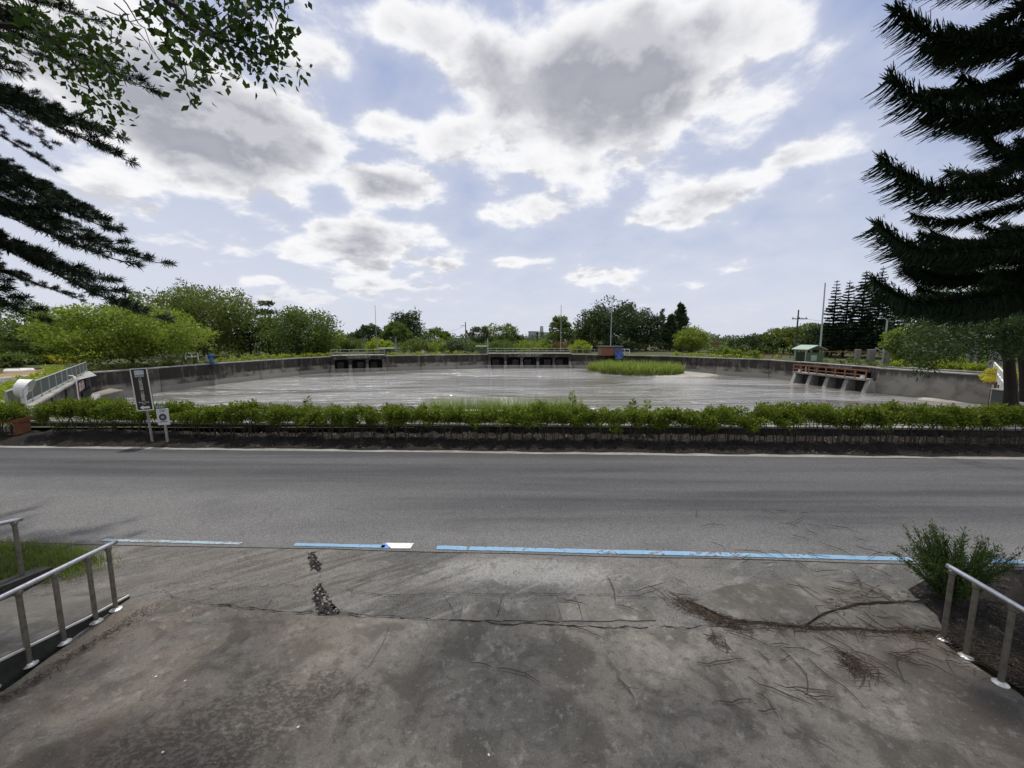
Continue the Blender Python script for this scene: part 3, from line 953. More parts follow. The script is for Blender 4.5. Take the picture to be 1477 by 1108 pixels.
# sluices --------------------------------------------------------------------
def sluice(name, a, b, bays, label, txt, txtsize, rails, cat='sluice gate', deck=.9, arch=True, cover=None, rail_mat='deck_rail'):
    a, b = Vector((a.x, a.y, 0)), Vector((b.x, b.y, 0))
    d = (b - a).normalized(); L = (b - a).length; ang = math.atan2(d.y, d.x)
    inn = Vector((d.y, -d.x, 0))
    if inn.dot(cen - a) < 0: inn = -inn
    m = (a + b) / 2
    root = empty(name, (m.x, m.y, 0), label, cat)
    back = m - inn * 1.1
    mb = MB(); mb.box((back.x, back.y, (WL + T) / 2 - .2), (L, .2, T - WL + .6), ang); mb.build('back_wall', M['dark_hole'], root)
    zt = deck
    bm_ = m + inn * .05
    mb = MB(); mb.box((bm_.x, bm_.y, zt - .30), (L + .3, .5, .58), ang, .03); mb.build('head_beam', M['wall'], root)
    dk = m - inn * .7
    mb = MB(); mb.box((dk.x, dk.y, zt + .04), (L + .5, 2.1, .10), ang, .02); mb.build('deck', M['coping'], root)
    wb = L / bays
    for i in range(bays + 1):
        p = a.lerp(b, i / bays) + inn * .12
        mb = MB(); mb.box((p.x, p.y, (WL - .5 + zt - .6) / 2), (.42, 1.1, zt - .6 - WL + .5), ang, .03); mb.build('pier', M['wall'], root)
        q = a.lerp(b, i / bays) + inn * .55
        mb = MB(); mb.box((q.x, q.y, WL + .1), (.62, .8, .9), ang, .08); mb.build('pier_foot', M['concrete'], root)
    for i in range(bays):
        p = a.lerp(b, (i + .5) / bays)
        s = p + inn * .0
        mb = MB(); mb.box((s.x, s.y, WL + .12), (wb - .46, .35, .75), ang, .03); mb.build('sill', M['wall'], root)
        g = p - inn * .55
        mb = MB(); mb.box((g.x + d.x * wb * .12 * (1 if i % 2 else -1), g.y, WL + .9), (wb * .42, .08, 1.1), ang, .01); mb.build('gate_leaf', M['concrete_dark'], root)
        if arch:                                        # rounded corners of the opening
            for sgn in (-1, 1):
                e = p + d * sgn * (wb / 2 - .21) + inn * .1
                tri = [(0, 0), (0, -.45), (-.1 * sgn, -.2), (-.28 * sgn, -.05), (-.5 * sgn, 0)]
                vs = []
                for o_ in (0, .3):
                    for (u, v) in tri:
                        w_ = e + d * u + inn * (o_ - .2); vs.append((w_.x, w_.y, zt - .59 + v))
                k = len(tri)
                mb = MB(); mb.add(vs, [tuple(range(k)), tuple(range(k, 2 * k))[::-1]] + [(j, k + j, k + (j + 1) % k, (j + 1) % k) for j in range(k)]); mb.build('arch_corner', M['wall'], root)
    if txt:
        me = text_mesh(txt, txtsize)
        tl = m + inn * .31
        link('lettering', me, root, M['lettering_worn'], (tl.x - m.x, tl.y - m.y, zt - .26), (R(90), 0, ang))
    if rails:
        r0 = a - d * .2 + inn * .25; r1 = b + d * .2 + inn * .25
        for k in range(rails):
            z = zt + .09 + .42 * (k + 1) * (1 if rails > 1 else 1)
            mb = MB(); mb.tube([(r0.x, r0.y, z), (r1.x, r1.y, z)], .05, 6); mb.build('rail', M[rail_mat], root)
        for i in range(2 * bays + 1):
            p = r0.lerp(r1, i / (2 * bays)); mb = MB(); mb.box((p.x, p.y, zt + .09 + .21 * rails), (.09, .09, .42 * rails), ang); mb.build('rail_post', M[rail_mat], root)
    return root
sluice('three_bay_sluice', E_, F_, 3, 'three-bay arched concrete sluice with pale green railing on the far left bank', '沉砂池排水閘門', .5, 2, deck=.62)
sluice('five_bay_sluice', G_, I_, 5, 'five-bay dark concrete sluice with railed deck in the middle of the far bank', '沉砂池進水閘門', .62, 2, deck=.62)
# right sluice: openings behind a walkway with an orange railing on battered piers
def right_sluice():
    a, b = Vector((L_.x, L_.y, 0)), Vector((N_.x, N_.y, 0))
    d = (b - a).normalized(); L = (b - a).length; ang = math.atan2(d.y, d.x)
    inn = Vector((d.y, -d.x, 0))
    if inn.dot(cen - a) < 0: inn = -inn
    m = (a + b) / 2
    root = empty('railed_sluice', (m.x, m.y, 0), 'long sluice with rusty orange railing over sloping concrete piers', 'sluice gate')
    c = m - inn * .9
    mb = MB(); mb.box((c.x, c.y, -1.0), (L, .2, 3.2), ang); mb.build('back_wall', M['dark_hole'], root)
    c = m - inn * .2
    mb = MB(); mb.box((c.x, c.y, .27), (L, .5, .46), ang, .02); mb.build('head_beam', M['wall'], root)
    mb = MB(); mb.box((c.x, c.y, .55), (L + .1, .7, .10), ang, .02); mb.build('coping_stone', M['concrete'], root)
    for i in range(5):
        p = a.lerp(b, i / 4)
        vs = []
        for s_ in (-.22, .22):
            for (u, z) in ((-.9, -.72), (.55, -.72), (1.15, WL - .6), (-.9, WL - .6)):
                q = p + inn * u + d * s_; vs.append((q.x, q.y, z))
        mb = MB(); mb.add(vs, [(0, 1, 2, 3), (7, 6, 5, 4)] + [(j, 4 + j, 4 + (j + 1) % 4, (j + 1) % 4) for j in range(4)]); mb.build('pier', M['concrete'], root)
        q = p - inn * .2
        mb = MB(); mb.box((q.x, q.y, -.3), (.4, .55, .75), ang); mb.build('upper_pier', M['wall'], root)
    c = m + inn * .35
    mb = MB(); mb.box((c.x, c.y, -.62), (L, 1.1, .18), ang, .02); mb.build('walkway', M['concrete'], root)
    c = m - inn * .3
    mb = MB(); mb.box((c.x, c.y, -1.5), (L - .3, .2, 1.1), ang); mb.build('sill', M['concrete_dark'], root)
    r0 = a + inn * .85; r1 = b + inn * .85
    for z in (-.18, .27):
        mb = MB(); mb.box(((r0.x + r1.x) / 2, (r0.y + r1.y) / 2, z), (L, .08, .10), ang); mb.build('rail', M['orange_paint'], root)
    for i in range(9):
        p = r0.lerp(r1, i / 8); mb = MB(); mb.box((p.x, p.y, -.12), (.09, .09, .82), ang); mb.build('rail_post', M['orange_paint'], root)
    for f_ in (.1, .95):
        p = a.lerp(b, f_) + inn * .75; mb = MB(); mb.box((p.x, p.y, -.4), (.35, .2, .3), ang, .03); mb.build('white_block', M['white_paint'], root)
    me = text_mesh('沉砂池放流閘門', .40)
    c = a.lerp(b, .58) + inn * .065
    link('lettering', me, root, M['lettering_worn'], (c.x - m.x, c.y - m.y, .28), (R(90), 0, ang))
right_sluice()

# blue gate pedestal on the left bank wall
def gate_pedestal():
    p = C_.copy()
    root = empty('gate_pedestal', (p.x, p.y, T), 'bright blue gate-lifting pedestal standing on the left bank wall', 'gate gear')
    mb = MB(); mb.box((p.x, p.y, T + .08), (1.2, .5, .12), 0, .02); mb.build('base_plate', M['blue_paint'], root)
    mb = MB(); mb.lathe((p.x, p.y, T + .14), [(.20, 0), (.17, .15), (.14, .5), (.16, .6), (.27, .64), (.27, .78), (.16, .86), (.08, .96), (.02, 1.0)], 12); mb.build('pillar', M['blue_paint'], root)
    mb = MB(); mb.lathe((p.x - .5, p.y, T + .14), [(.12, 0), (.12, .75), (.05, .8)], 10); mb.build('spindle', M['galv'], root)
    mb = MB(); mb.box((p.x, p.y - .12, (T + WL - .2) / 2 - .05), (.9, .4, T - WL), 0, .03); mb.build('guide_column', M['wall'], root)
gate_pedestal()

# white pipe railing on the right end wall
wr = empty('pipe_railing', (O_.x, O_.y, T), 'white pipe railing running along the right end wall of the basin', 'railing')
e0, e1 = Vector((O_.x, O_.y, 0)), Vector((22.0, 17.0, 0))
for z in (T + .5, T + .95):
    mb = MB(); mb.tube([(e0.x, e0.y, z), (e1.x, e1.y, z)], .04, 8); mb.build('rail', M['white_paint'], wr)
for i in range(9):
    p = e0.lerp(e1, i / 8); mb = MB(); mb.tube([(p.x, p.y, T), (p.x, p.y, T + .97)], .04, 8); mb.build('post', M['white_paint'], wr)

# mud banks, grassy island and near bank
def blob(name, pxs, z, mat, h=.18, kind='structure', z0=None):
    poly = [gz(*q, z) for q in pxs]
    c = sum(poly, Vector()) / len(poly)
    sub = []
    for i, p in enumerate(poly):
        q = poly[(i + 1) % len(poly)]
        for k in range(5): sub.append(p.lerp(q, k / 5))
    sub = [c + (p - c) * (1 + .05 * rng.normal()) for p in sub]
    mb = MB(); n_ = len(sub); vs = []
    for f_, zz in ((1.16, -.15), (1.1, .012), (.92, h * .5), (.6, h * .8), (.25, h)):
        vs += [((c + (p - c) * f_).x, (c + (p - c) * f_).y, z + zz + (.012 * rng.normal() if 0 < zz else 0)) for p in sub]
    fs = [(i * n_ + k, i * n_ + (k + 1) % n_, (i + 1) * n_ + (k + 1) % n_, (i + 1) * n_ + k) for i in range(4) for k in range(n_)]
    fs.append(tuple(4 * n_ + k for k in range(n_)))
    mb.add(vs, fs)
    return mb.build(name, mat, kind=kind, smooth=True)
blob('mud_bank', [(845, 530), (880, 536), (910, 540), (960, 543.5), (1010, 542), (1078, 540.5), (1060, 538.5), (990, 535), (975, 531), (900, 528)], WL, M['mud'], .3)
blob('mud_bank', [(1240, 563), (1262, 567), (1300, 568), (1350, 580), (1400, 583), (1440, 583), (1440, 574), (1350, 566), (1270, 560)], WL, M['mud'], .2)
blob('mud_bank', [(1290, 575), (1330, 580), (1400, 590), (1440, 592), (1440, 586), (1370, 581)], WL, M['mud_wet'], .08)
mb = MB(); vs = []
for j, (y, z) in enumerate(((13.2, .30), (14.2, .12), (15.6, -.35), (17.2, -1.2), (19.0, WL - .2))):
    for i in range(81):
        x = -17.5 + 37.5 * i / 80
        vs.append((x, y + .12 * rng.normal() * (0 < j), z + .06 * rng.normal() * (0 < j)))
mb.add(vs, [(j * 81 + i, j * 81 + i + 1, (j + 1) * 81 + i + 1, (j + 1) * 81 + i) for j in range(4) for i in range(80)])
mb.build('near_bank', M['ground'], kind='structure', smooth=True)
def blades(P, h, w_, lean=.25, seg=2):
    """bent grass blades as quads: (n,3) roots"""
    n_ = len(P); out = []
    d = unit(np.c_[rng.normal(size=(n_, 2)), np.zeros(n_)])
    s = np.cross(d, [0, 0, 1])
    h = h * (.55 + .75 * rng.random((n_, 1)))
    l = lean * (.3 + rng.random((n_, 1)))
    p0 = P
    for k in range(seg):
        f1 = (k + 1) / seg
        p1 = P + np.array([0, 0, 1.0]) * h * f1 + d * h * l * f1 ** 2
        w0 = w_ * (1 - k / seg * .8); w1 = w_ * (1 - f1 * .85)
        out.append(np.stack([p0 - s * w0 / 2, p0 + s * w0 / 2, p1 + s * w1 / 2, p1 - s * w1 / 2], 1))
        p0 = p1
    return np.concatenate(out)
def in_poly(poly, n_):
    poly = np.array([(p[0], p[1]) for p in poly]); lo, hi = poly.min(0), poly.max(0); res = []
    while len(res) < n_:
        q = lo + (hi - lo) * rng.random((n_ * 2, 2)); ins = np.zeros(len(q), bool)
        for i in range(len(poly)):
            a, b = poly[i], poly[(i + 1) % len(poly)]
            c_ = (a[1] > q[:, 1]) != (b[1] > q[:, 1])
            t_ = (q[:, 1] - a[1]) / (b[1] - a[1] + 1e-12)
            ins ^= c_ & (q[:, 0] < a[0] + t_ * (b[0] - a[0]))
        res += q[ins].tolist()
    return np.array(res[:n_])
# island reeds
isl = [at(q[0], 530, q[1]) for q in ((846, 61), (870, 56.5), (905, 54), (940, 53), (972, 53), (988, 55), (965, 59), (890, 63))]
q = in_poly(isl, 9000)
o = link('island_grass', quads_mesh('island_grass', np.concatenate([blades(np.c_[q[i::6], np.full(len(q[i::6]), WL + .15)], (.72 + .15 * i), .10, .5) for i in range(6)])), None, M['reed'], kind='stuff')
# tall grass on the near bank behind the parapet
q = np.c_[rng.uniform(-3.2, 2.6, 7500), rng.uniform(13.75, 15.3, 7500)]
z = np.interp(q[:, 1], [13.2, 14.2, 15.6], [.3, .12, -.35])
o = link('bank_grass', quads_mesh('bank_grass', blades(np.c_[q, z], .95, .016, .35, 3)), None, M['reed'], kind='stuff')
q = np.c_[rng.uniform(-17, 19, 9000), rng.uniform(13.7, 15.4, 9000)]
z = np.interp(q[:, 1], [13.2, 14.2, 15.6], [.3, .12, -.35])
o = link('bank_grass', quads_mesh('bank_grass', blades(np.c_[q, z], .42, .016, .4, 2)), None, M['reed'], kind='stuff')
q = in_poly([gz(*v) for v in ((-140, 800), (0, 786), (60, 790), (120, 795), (152, 806), (148, 818), (105, 832), (60, 842), (0, 842), (-140, 870))], 6500)
q = np.r_[q, in_poly([gz(*v) for v in ((-140, 790), (0, 780), (90, 784), (170, 796), (180, 815), (120, 838), (60, 848), (-140, 880))], 1500)]
o = link('verge_grass', quads_mesh('verge_grass', blades(np.c_[q, np.full(len(q), .01)], .11, .008, .6, 2)), None, M['grass'], kind='stuff')
# driftwood on the mud
p = gz(962, 541, WL)
mb = MB(); mb.tube([(p.x - .6, p.y, WL + .12), (p.x - .1, p.y + .1, WL + .35), (p.x + .5, p.y, WL + .2), (p.x + .9, p.y - .1, WL + .1)], [.1, .22, .2, .05], 7)
tag(mb.build('driftwood', M['bark_dark'], None, origin=(p.x, p.y, WL)), 'dark lump of driftwood lying on the pale mud bank', 'driftwood')

# ------------------------------------------------------------------ trees
def limb(mb, p0, p1, r0, r1, wob=.08, n=5, k=6):
    p0, p1 = Vector(p0), Vector(p1); L = (p1 - p0).length
    pts, rs = [], []
    for i in range(k):
        f_ = i / (k - 1)
        w_ = Vector(rng.normal(size=3)) * L * wob * math.sin(math.pi * f_)
        pts.append(p0.lerp(p1, f_) + w_); rs.append(r0 + (r1 - r0) * f_)
    mb.tube(pts, rs, n)
    return pts
def crown_clumps(style, Hh, R_, n):
    """clump centres (relative to the base) and radii; Hh height, R_ crown radius"""
    C, r = [], []
    if style == 'round':
        z0 = Hh * .06; hz = (Hh - z0) / 2
        for i in range(n):
            d = unit(rng.normal(size=3)); f_ = .45 + .5 * rng.random() ** .6
            if rng.random() < .25: f_ *= .5
            C.append((d[0] * R_ * f_, d[1] * R_ * f_, z0 + hz * .95 + d[2] * hz * f_)); r.append(R_ * (.17 + .15 * rng.random()))
    elif style == 'open':
        z0 = Hh * .26; hz = (Hh - z0) / 2
        for i in range(n):
            d = unit(rng.normal(size=3)); f_ = .6 + .38 * rng.random()
            C.append((d[0] * R_ * f_, d[1] * R_ * f_, z0 + hz + abs(d[2]) ** .8 * math.copysign(1, d[2]) * hz * f_)); r.append(R_ * (.13 + .10 * rng.random()))
    elif style == 'layered':
        for i in range(n):
            f_ = rng.random(); lay = (round(f_ * 4) / 4)
            a = rng.random() * 6.28; q = R_ * (1 - .62 * lay) * math.sqrt(rng.random())
            C.append((math.cos(a) * q, math.sin(a) * q, Hh * (.32 + .64 * lay) - q * .12)); r.append(R_ * (.16 + .1 * rng.random()))
    elif style == 'cone':
        for i in range(n):
            f_ = rng.random() ** 1.2; a = rng.random() * 6.28; q = R_ * (1 - f_) ** .8 * (.5 + .5 * rng.random())
            C.append((math.cos(a) * q, math.sin(a) * q, Hh * (.10 + .88 * f_))); r.append(R_ * (.12 + .22 * (1 - f_)))
    elif style == 'spread':
        for i in range(n):
            a = rng.random() * 6.28; q = R_ * math.sqrt(rng.random())
            C.append((math.cos(a) * q, math.sin(a) * q, Hh * (.93 - .38 * (q / R_) ** 2 - .22 * rng.random() ** 2))); r.append(R_ * (.12 + .08 * rng.random()))
    elif style == 'bush':
        for i in range(n):
            a = rng.random() * 6.28; q = R_ * math.sqrt(rng.random())
            C.append((math.cos(a) * q, math.sin(a) * q, Hh * (.15 + .7 * rng.random() * (1 - (q / R_) ** 2 * .6)))); r.append(R_ * (.2 + .15 * rng.random()))
    return np.array(C), np.array(r)
def tree(name, label, base, Hh, R_, style, mat, n=60, per=55, leaf=.4, cat='tree', group=None, flat=.75, trunk=True, bark='bark', hang=0.0, sparse=None):
    root = empty(name, base, label, cat, group, rng.random() * 6)
    C, r = crown_clumps(style, Hh, R_, n)
    V = clump_leaves(C, r, per, leaf, None, flat, hang)
    link('crown', quads_mesh('crown', V), root, M[mat])
    if trunk:
        mb = MB()
        fork = {'cone': .85, 'layered': .85, 'open': .42, 'spread': .35, 'bush': .15}.get(style, .38) * Hh
        rad = max(.05, Hh * .022)
        limb(mb, (0, 0, -.15), (R_ * .05 * rng.normal(), R_ * .05 * rng.normal(), fork), rad * 1.25, rad * .7, .03, 7)
        for i in rng.permutation(len(C))[:min(len(C), 14 if style in ('open', 'spread') else 8)]:
            c = C[i]
            st_ = min(fork, c[2] * .8) if style in ('cone', 'layered') else fork * (.75 + .25 * rng.random())
            limb(mb, (0, 0, st_), c * .97, rad * .45, rad * .1, .08, 5)
        o = mb.build('trunk', M[bark], root, origin=(0, 0, 0))
    return root
def tpx(name, label, cx_, top, hw, Y, style, mat, **kw):
    """tree standing Y metres ahead at bearing cx_, sized from its height and half width in the photograph"""
    b = at(cx_, 505, Y); b.z = G0
    p = at(cx_, top, Y)
    scale = hw / F * Y * (1 / ray(cx_, 500)[1])
    if style == 'round': scale *= 1.1; p.z = G0 + (p.z - G0) * 1.1
    return tree(name, label, b, p.z - G0, scale, style, mat, **kw)

tpx('shade_tree', 'large bright lime-green round tree beside the left corner of the basin', 190, 446, 84, 40, 'round', 'leaf_bright', n=130, per=250, leaf=.27, flat=.5)
tpx('shade_tree', 'bright green tree half hidden behind the drooping pine branches at the left', 62, 456, 60, 46, 'round', 'leaf_mid', n=80, per=170, leaf=.29, flat=.5)
tpx('shade_tree', 'grey-green feathery tree at the far left edge behind the side road', 10, 430, 50, 58, 'open', 'leaf_grey', n=90, per=80, leaf=.30)
tpx('shade_tree', 'dark green tree rising between the lime-green tree and the tall bare-topped tree', 212, 428, 40, 62, 'round', 'leaf_mid', n=80, per=70, leaf=.4)
tpx('shade_tree', 'tall broad olive tree with thin bare twigs above its crown on the left bank', 296, 412, 62, 58, 'round', 'leaf_olive', n=140, per=150, leaf=.36)
tpx('feathery_tree', 'wispy grey casuarina crown above the olive tree', 285, 403, 42, 66, 'open', 'leaf_grey', n=46, per=22, leaf=.34)
tpx('feathery_tree', 'thin grey feathery tree between the olive tree and the mid-green tree', 388, 434, 20, 68, 'layered', 'leaf_grey', n=60, per=45, leaf=.36)
tpx('shade_tree', 'dark green tree right of the olive tree on the left bank', 362, 452, 30, 64, 'round', 'leaf_dark', n=60, per=60, leaf=.4)
tpx('shade_tree', 'mid-green broad tree with dense crown, last of the left bank clump', 430, 451, 50, 64, 'round', 'leaf_mid', n=130, per=100, leaf=.36)
tpx('shade_tree', 'low light-green tree at the right end of the left bank clump', 468, 474, 24, 68, 'round', 'leaf_bright', n=50, per=60, leaf=.4)
tpx('shade_tree', 'tall very dark tree with ragged top behind the three-bay sluice', 588, 447, 27, 98, 'round', 'leaf_dark', n=80, per=60, leaf=.55)
tpx('umbrella_tree', 'dark tiered umbrella-shaped tree left of the tall ragged dark tree', 536, 466, 22, 84, 'spread', 'leaf_dark', n=60, per=50, leaf=.45)
tpx('umbrella_tree', 'green tiered tree just in front of the tall ragged dark tree', 572, 463, 20, 82, 'spread', 'leaf_mid', n=60, per=50, leaf=.45)
tpx('umbrella_tree', 'small spreading tree right of the tall ragged dark tree', 628, 473, 22, 86, 'spread', 'leaf_mid', n=46, per=45, leaf=.45)
tpx('open_tree', 'grey-green open tree beside the utility pole on the far bank', 692, 471, 16, 92, 'open', 'leaf_grey', n=46, per=40, leaf=.45)
tpx('open_tree', 'airy spreading tree with sky showing through, left of the chimney', 722, 467, 26, 92, 'open', 'leaf_mid', n=70, per=42, leaf=.45)
tpx('open_tree', 'small dark tree right of the airy spreading tree', 748, 482, 10, 94, 'round', 'leaf_dark', n=30, per=40, leaf=.5)
tpx('tiered_tree', 'conical tiered green tree behind the right end of the five-bay sluice', 808, 458, 22, 84, 'layered', 'leaf_mid', n=90, per=60, leaf=.42)
tpx('brown_bush', 'rust-brown withered bush at the foot of the conical tiered tree', 812, 492, 14, 80, 'bush', 'leaf_brown', n=30, per=40, leaf=.4, cat='bush')
tpx('shade_tree', 'biggest dark tree with irregular crown behind the brick hut', 880, 433, 40, 84, 'round', 'leaf_dark', n=150, per=75, leaf=.46)
tpx('shade_tree', 'dark green tree tucked left of the biggest dark tree', 846, 464, 24, 86, 'round', 'leaf_mid', n=60, per=60, leaf=.46)
tpx('shade_tree', 'dark round tree right of the biggest dark tree', 932, 450, 28, 86, 'round', 'leaf_dark', n=90, per=65, leaf=.46)
tpx('conifer', 'narrow dark spire behind the dark round tree', 912, 446, 8, 96, 'cone', 'leaf_dark', n=46, per=40, leaf=.45)
tpx('conifer', 'second narrow dark spire between the round tree and the tall conifer', 953, 444, 9, 96, 'cone', 'leaf_dark', n=46, per=40, leaf=.45)
tpx('conifer', 'dark green tree with tapering top in front of the tall conifer', 966, 455, 18, 84, 'cone', 'leaf_dark', n=80, per=55, leaf=.45)
tpx('conifer', 'tall dark cone-shaped conifer at the right end of the dark grove', 979, 437, 19, 90, 'cone', 'leaf_dark', n=110, per=60, leaf=.46)
tpx('shade_tree', 'small pale-green round tree at the right end of the dark grove', 997, 474, 22, 78, 'round', 'leaf_bright', n=90, per=60, leaf=.36)
for i, (cx_, tp_, hw, Y, sty, mt, lb) in enumerate([
    (1092, 484, 34, 70, 'spread', 'leaf_dark', 'low dark spreading tree, leftmost of the row behind the green shed'),
    (1130, 473, 34, 68, 'spread', 'leaf_olive', 'dark spreading tree in the row behind the utility pole with crossarm'),
    (1165, 466, 34, 66, 'spread', 'leaf_olive', 'green spreading tree behind the roof of the green shed'),
    (1192, 470, 30, 60, 'round', 'leaf_dark', 'dark bushy tree in front of the slender araucarias'),
    (1240, 466, 44, 58, 'round', 'leaf_dark', 'broad dark tree filling the foot of the tall araucarias'),
    (1310, 474, 26, 40, 'round', 'leaf_bright', 'bright green drooping tree left of the right bank planters'),
    (1345, 462, 30, 52, 'round', 'leaf_mid', 'green tree behind the planters under the big pine')]):
    tpx('shade_tree', lb, cx_, tp_, hw, Y, sty, mt, n=90, per=60, leaf=.34)
# bushes in front of the far trees
bush_rows = [
    (492, 484, 16, 74, 'leaf_mid', 'low green bush at the right foot of the left bank trees'),
    (515, 487, 16, 76, 'leaf_mid', 'dark low bush left of the small canopy on the far left bank'),
    (548, 484, 18, 72, 'leaf_lime', 'rounded light-green bush behind the small canopy'),
    (600, 486, 22, 76, 'leaf_olive', 'pale scrubby bush behind the white disc sign'),
    (636, 488, 20, 78, 'leaf_bright', 'green scrubby bush right of the white disc sign'),
    (660, 484, 18, 74, 'leaf_grey', 'pale grey-green bush left of the utility pole on the far bank'),
    (690, 491, 22, 78, 'leaf_mid', 'green bush behind the small canopy beside the five-bay sluice'),
    (725, 489, 22, 78, 'leaf_mid', 'wide green bush behind the left bays of the five-bay sluice'),
    (758, 490, 20, 80, 'leaf_bright', 'light green bush in front of the chimney'),
    (783, 489, 18, 82, 'leaf_bright', 'light green bush left of the conical tiered tree'),
    (836, 490, 16, 76, 'leaf_lime', 'yellow-green bush between the conical tree and the brick hut'),
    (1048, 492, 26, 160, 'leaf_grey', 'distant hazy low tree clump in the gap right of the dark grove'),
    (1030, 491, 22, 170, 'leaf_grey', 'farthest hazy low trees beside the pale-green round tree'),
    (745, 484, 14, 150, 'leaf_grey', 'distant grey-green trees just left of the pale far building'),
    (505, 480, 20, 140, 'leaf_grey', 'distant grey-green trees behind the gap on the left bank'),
    (28, 505, 30, 42, 'leaf_mid', 'dense green bushes beside the side road at the far left'),
    (5, 512, 20, 38, 'leaf_mid', 'rounded bush at the left picture edge behind the white kerb stones')]
for cx_, tp_, hw, Y, mt, lb in bush_rows:
    tpx('bush', lb, cx_, tp_, hw, Y, 'bush', mt, n=44, per=60, leaf=.32 if Y < 100 else .7, cat='bush')

# far wood on the horizon: one mass
C = []; r = []
for a in np.arange(-70, 70, .8):
    Y = 230 + 40 * rng.random(); x = math.tan(R(a)) * Y
    for k in range(3): C.append((x + 4 * rng.normal(), Y + 5 * rng.normal(), G0 + 1.0 + 2.5 * rng.random())); r.append(2.6 + 1.5 * rng.random())
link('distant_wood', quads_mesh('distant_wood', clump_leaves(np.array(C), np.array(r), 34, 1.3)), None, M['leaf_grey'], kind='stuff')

# undergrowth hiding the feet of the far trees
for px0, px1, Ya, Yb, hh, mt in ((262, 480, 66, 76, 1.6, 'leaf_mid'), (470, 830, 86, 100, 2.3, 'leaf_mid'), (820, 1025, 80, 92, 2.0, 'leaf_dark'), (1020, 1300, 66, 80, 1.6, 'leaf_mid'), (-80, 140, 52, 60, 1.8, 'leaf_mid'), (830, 1200, 105, 125, 2.2, 'leaf_olive'), (1290, 1480, 42, 52, 1.7, 'leaf_mid')):
    C, r = [], []
    for k in range(int((px1 - px0) * .55)):
        Y = rng.uniform(Ya, Yb); p = at(rng.uniform(px0, px1), 505, Y)
        C.append((p.x, Y, G0 + hh * rng.uniform(.05, .75))); r.append(hh * rng.uniform(.35, .6))
    link('undergrowth', quads_mesh('undergrowth', clump_leaves(C, r, 42, .40)), None, M[mt], kind='stuff')

# slender araucarias on the right bank: whorls of upswept branches
def far_branch():
    n_ = 230
    t_ = rng.random(n_) ** .8
    P = np.c_[t_, rng.normal(size=n_) * .05, .16 * t_ ** 2 - .04 * t_ + rng.normal(size=n_) * .018]
    D = unit(np.c_[np.full(n_, .7), rng.normal(size=n_) * .8, .25 + rng.normal(size=n_) * .3])
    V = leaf_quads(P, D, .26, .085)
    return quads_mesh('branch', V)
fb = [far_branch() for _ in range(3)]
for m_ in fb: m_.materials.append(M['needle_far'])
def araucaria(label, cx_, top, hw, Y):
    b = at(cx_, 505, Y); b.z = G0
    Hh = at(cx_, top, Y).z - G0
    Rr = hw / F * Y
    root = empty('araucaria', b, label, 'araucaria tree', 'slender araucarias on the right bank')
    mb = MB(); mb.tube([(0, 0, -.1), (0, 0, Hh * .5), (0, 0, Hh)], [Hh * .016, Hh * .011, .03], 7); mb.build('trunk', M['bark_dark'], root, origin=(0, 0, 0))
    z = Hh * .12
    while z < Hh * .985:
        f_ = 1 - (z / Hh)
        l = Rr * (.12 + .95 * f_ ** .75)
        a0 = rng.random() * 6.28
        for k in range(6):
            o = link('branch', fb[rng.integers(3)], root, None, (0, 0, z + .05 * rng.normal()), (0, 0, a0 + k * 1.047 + .15 * rng.normal()))
            o.scale = (l * (.8 + .35 * rng.random()),) * 3
        z += max(.42, l * .32)
    return root
araucaria('slenderest araucaria, leftmost of the group beside the tall pole', 1198, 404, 15, 56)
araucaria('second araucaria from the tall pole with gaps between its tiers', 1216, 404, 15, 58)
araucaria('tall araucaria with dense dark tiers in the middle of its group', 1238, 390, 18, 54)
araucaria('tallest araucaria of the right bank group', 1261, 384, 16, 55)
araucaria('shorter araucaria partly behind the big pine branches', 1285, 414, 17, 56)

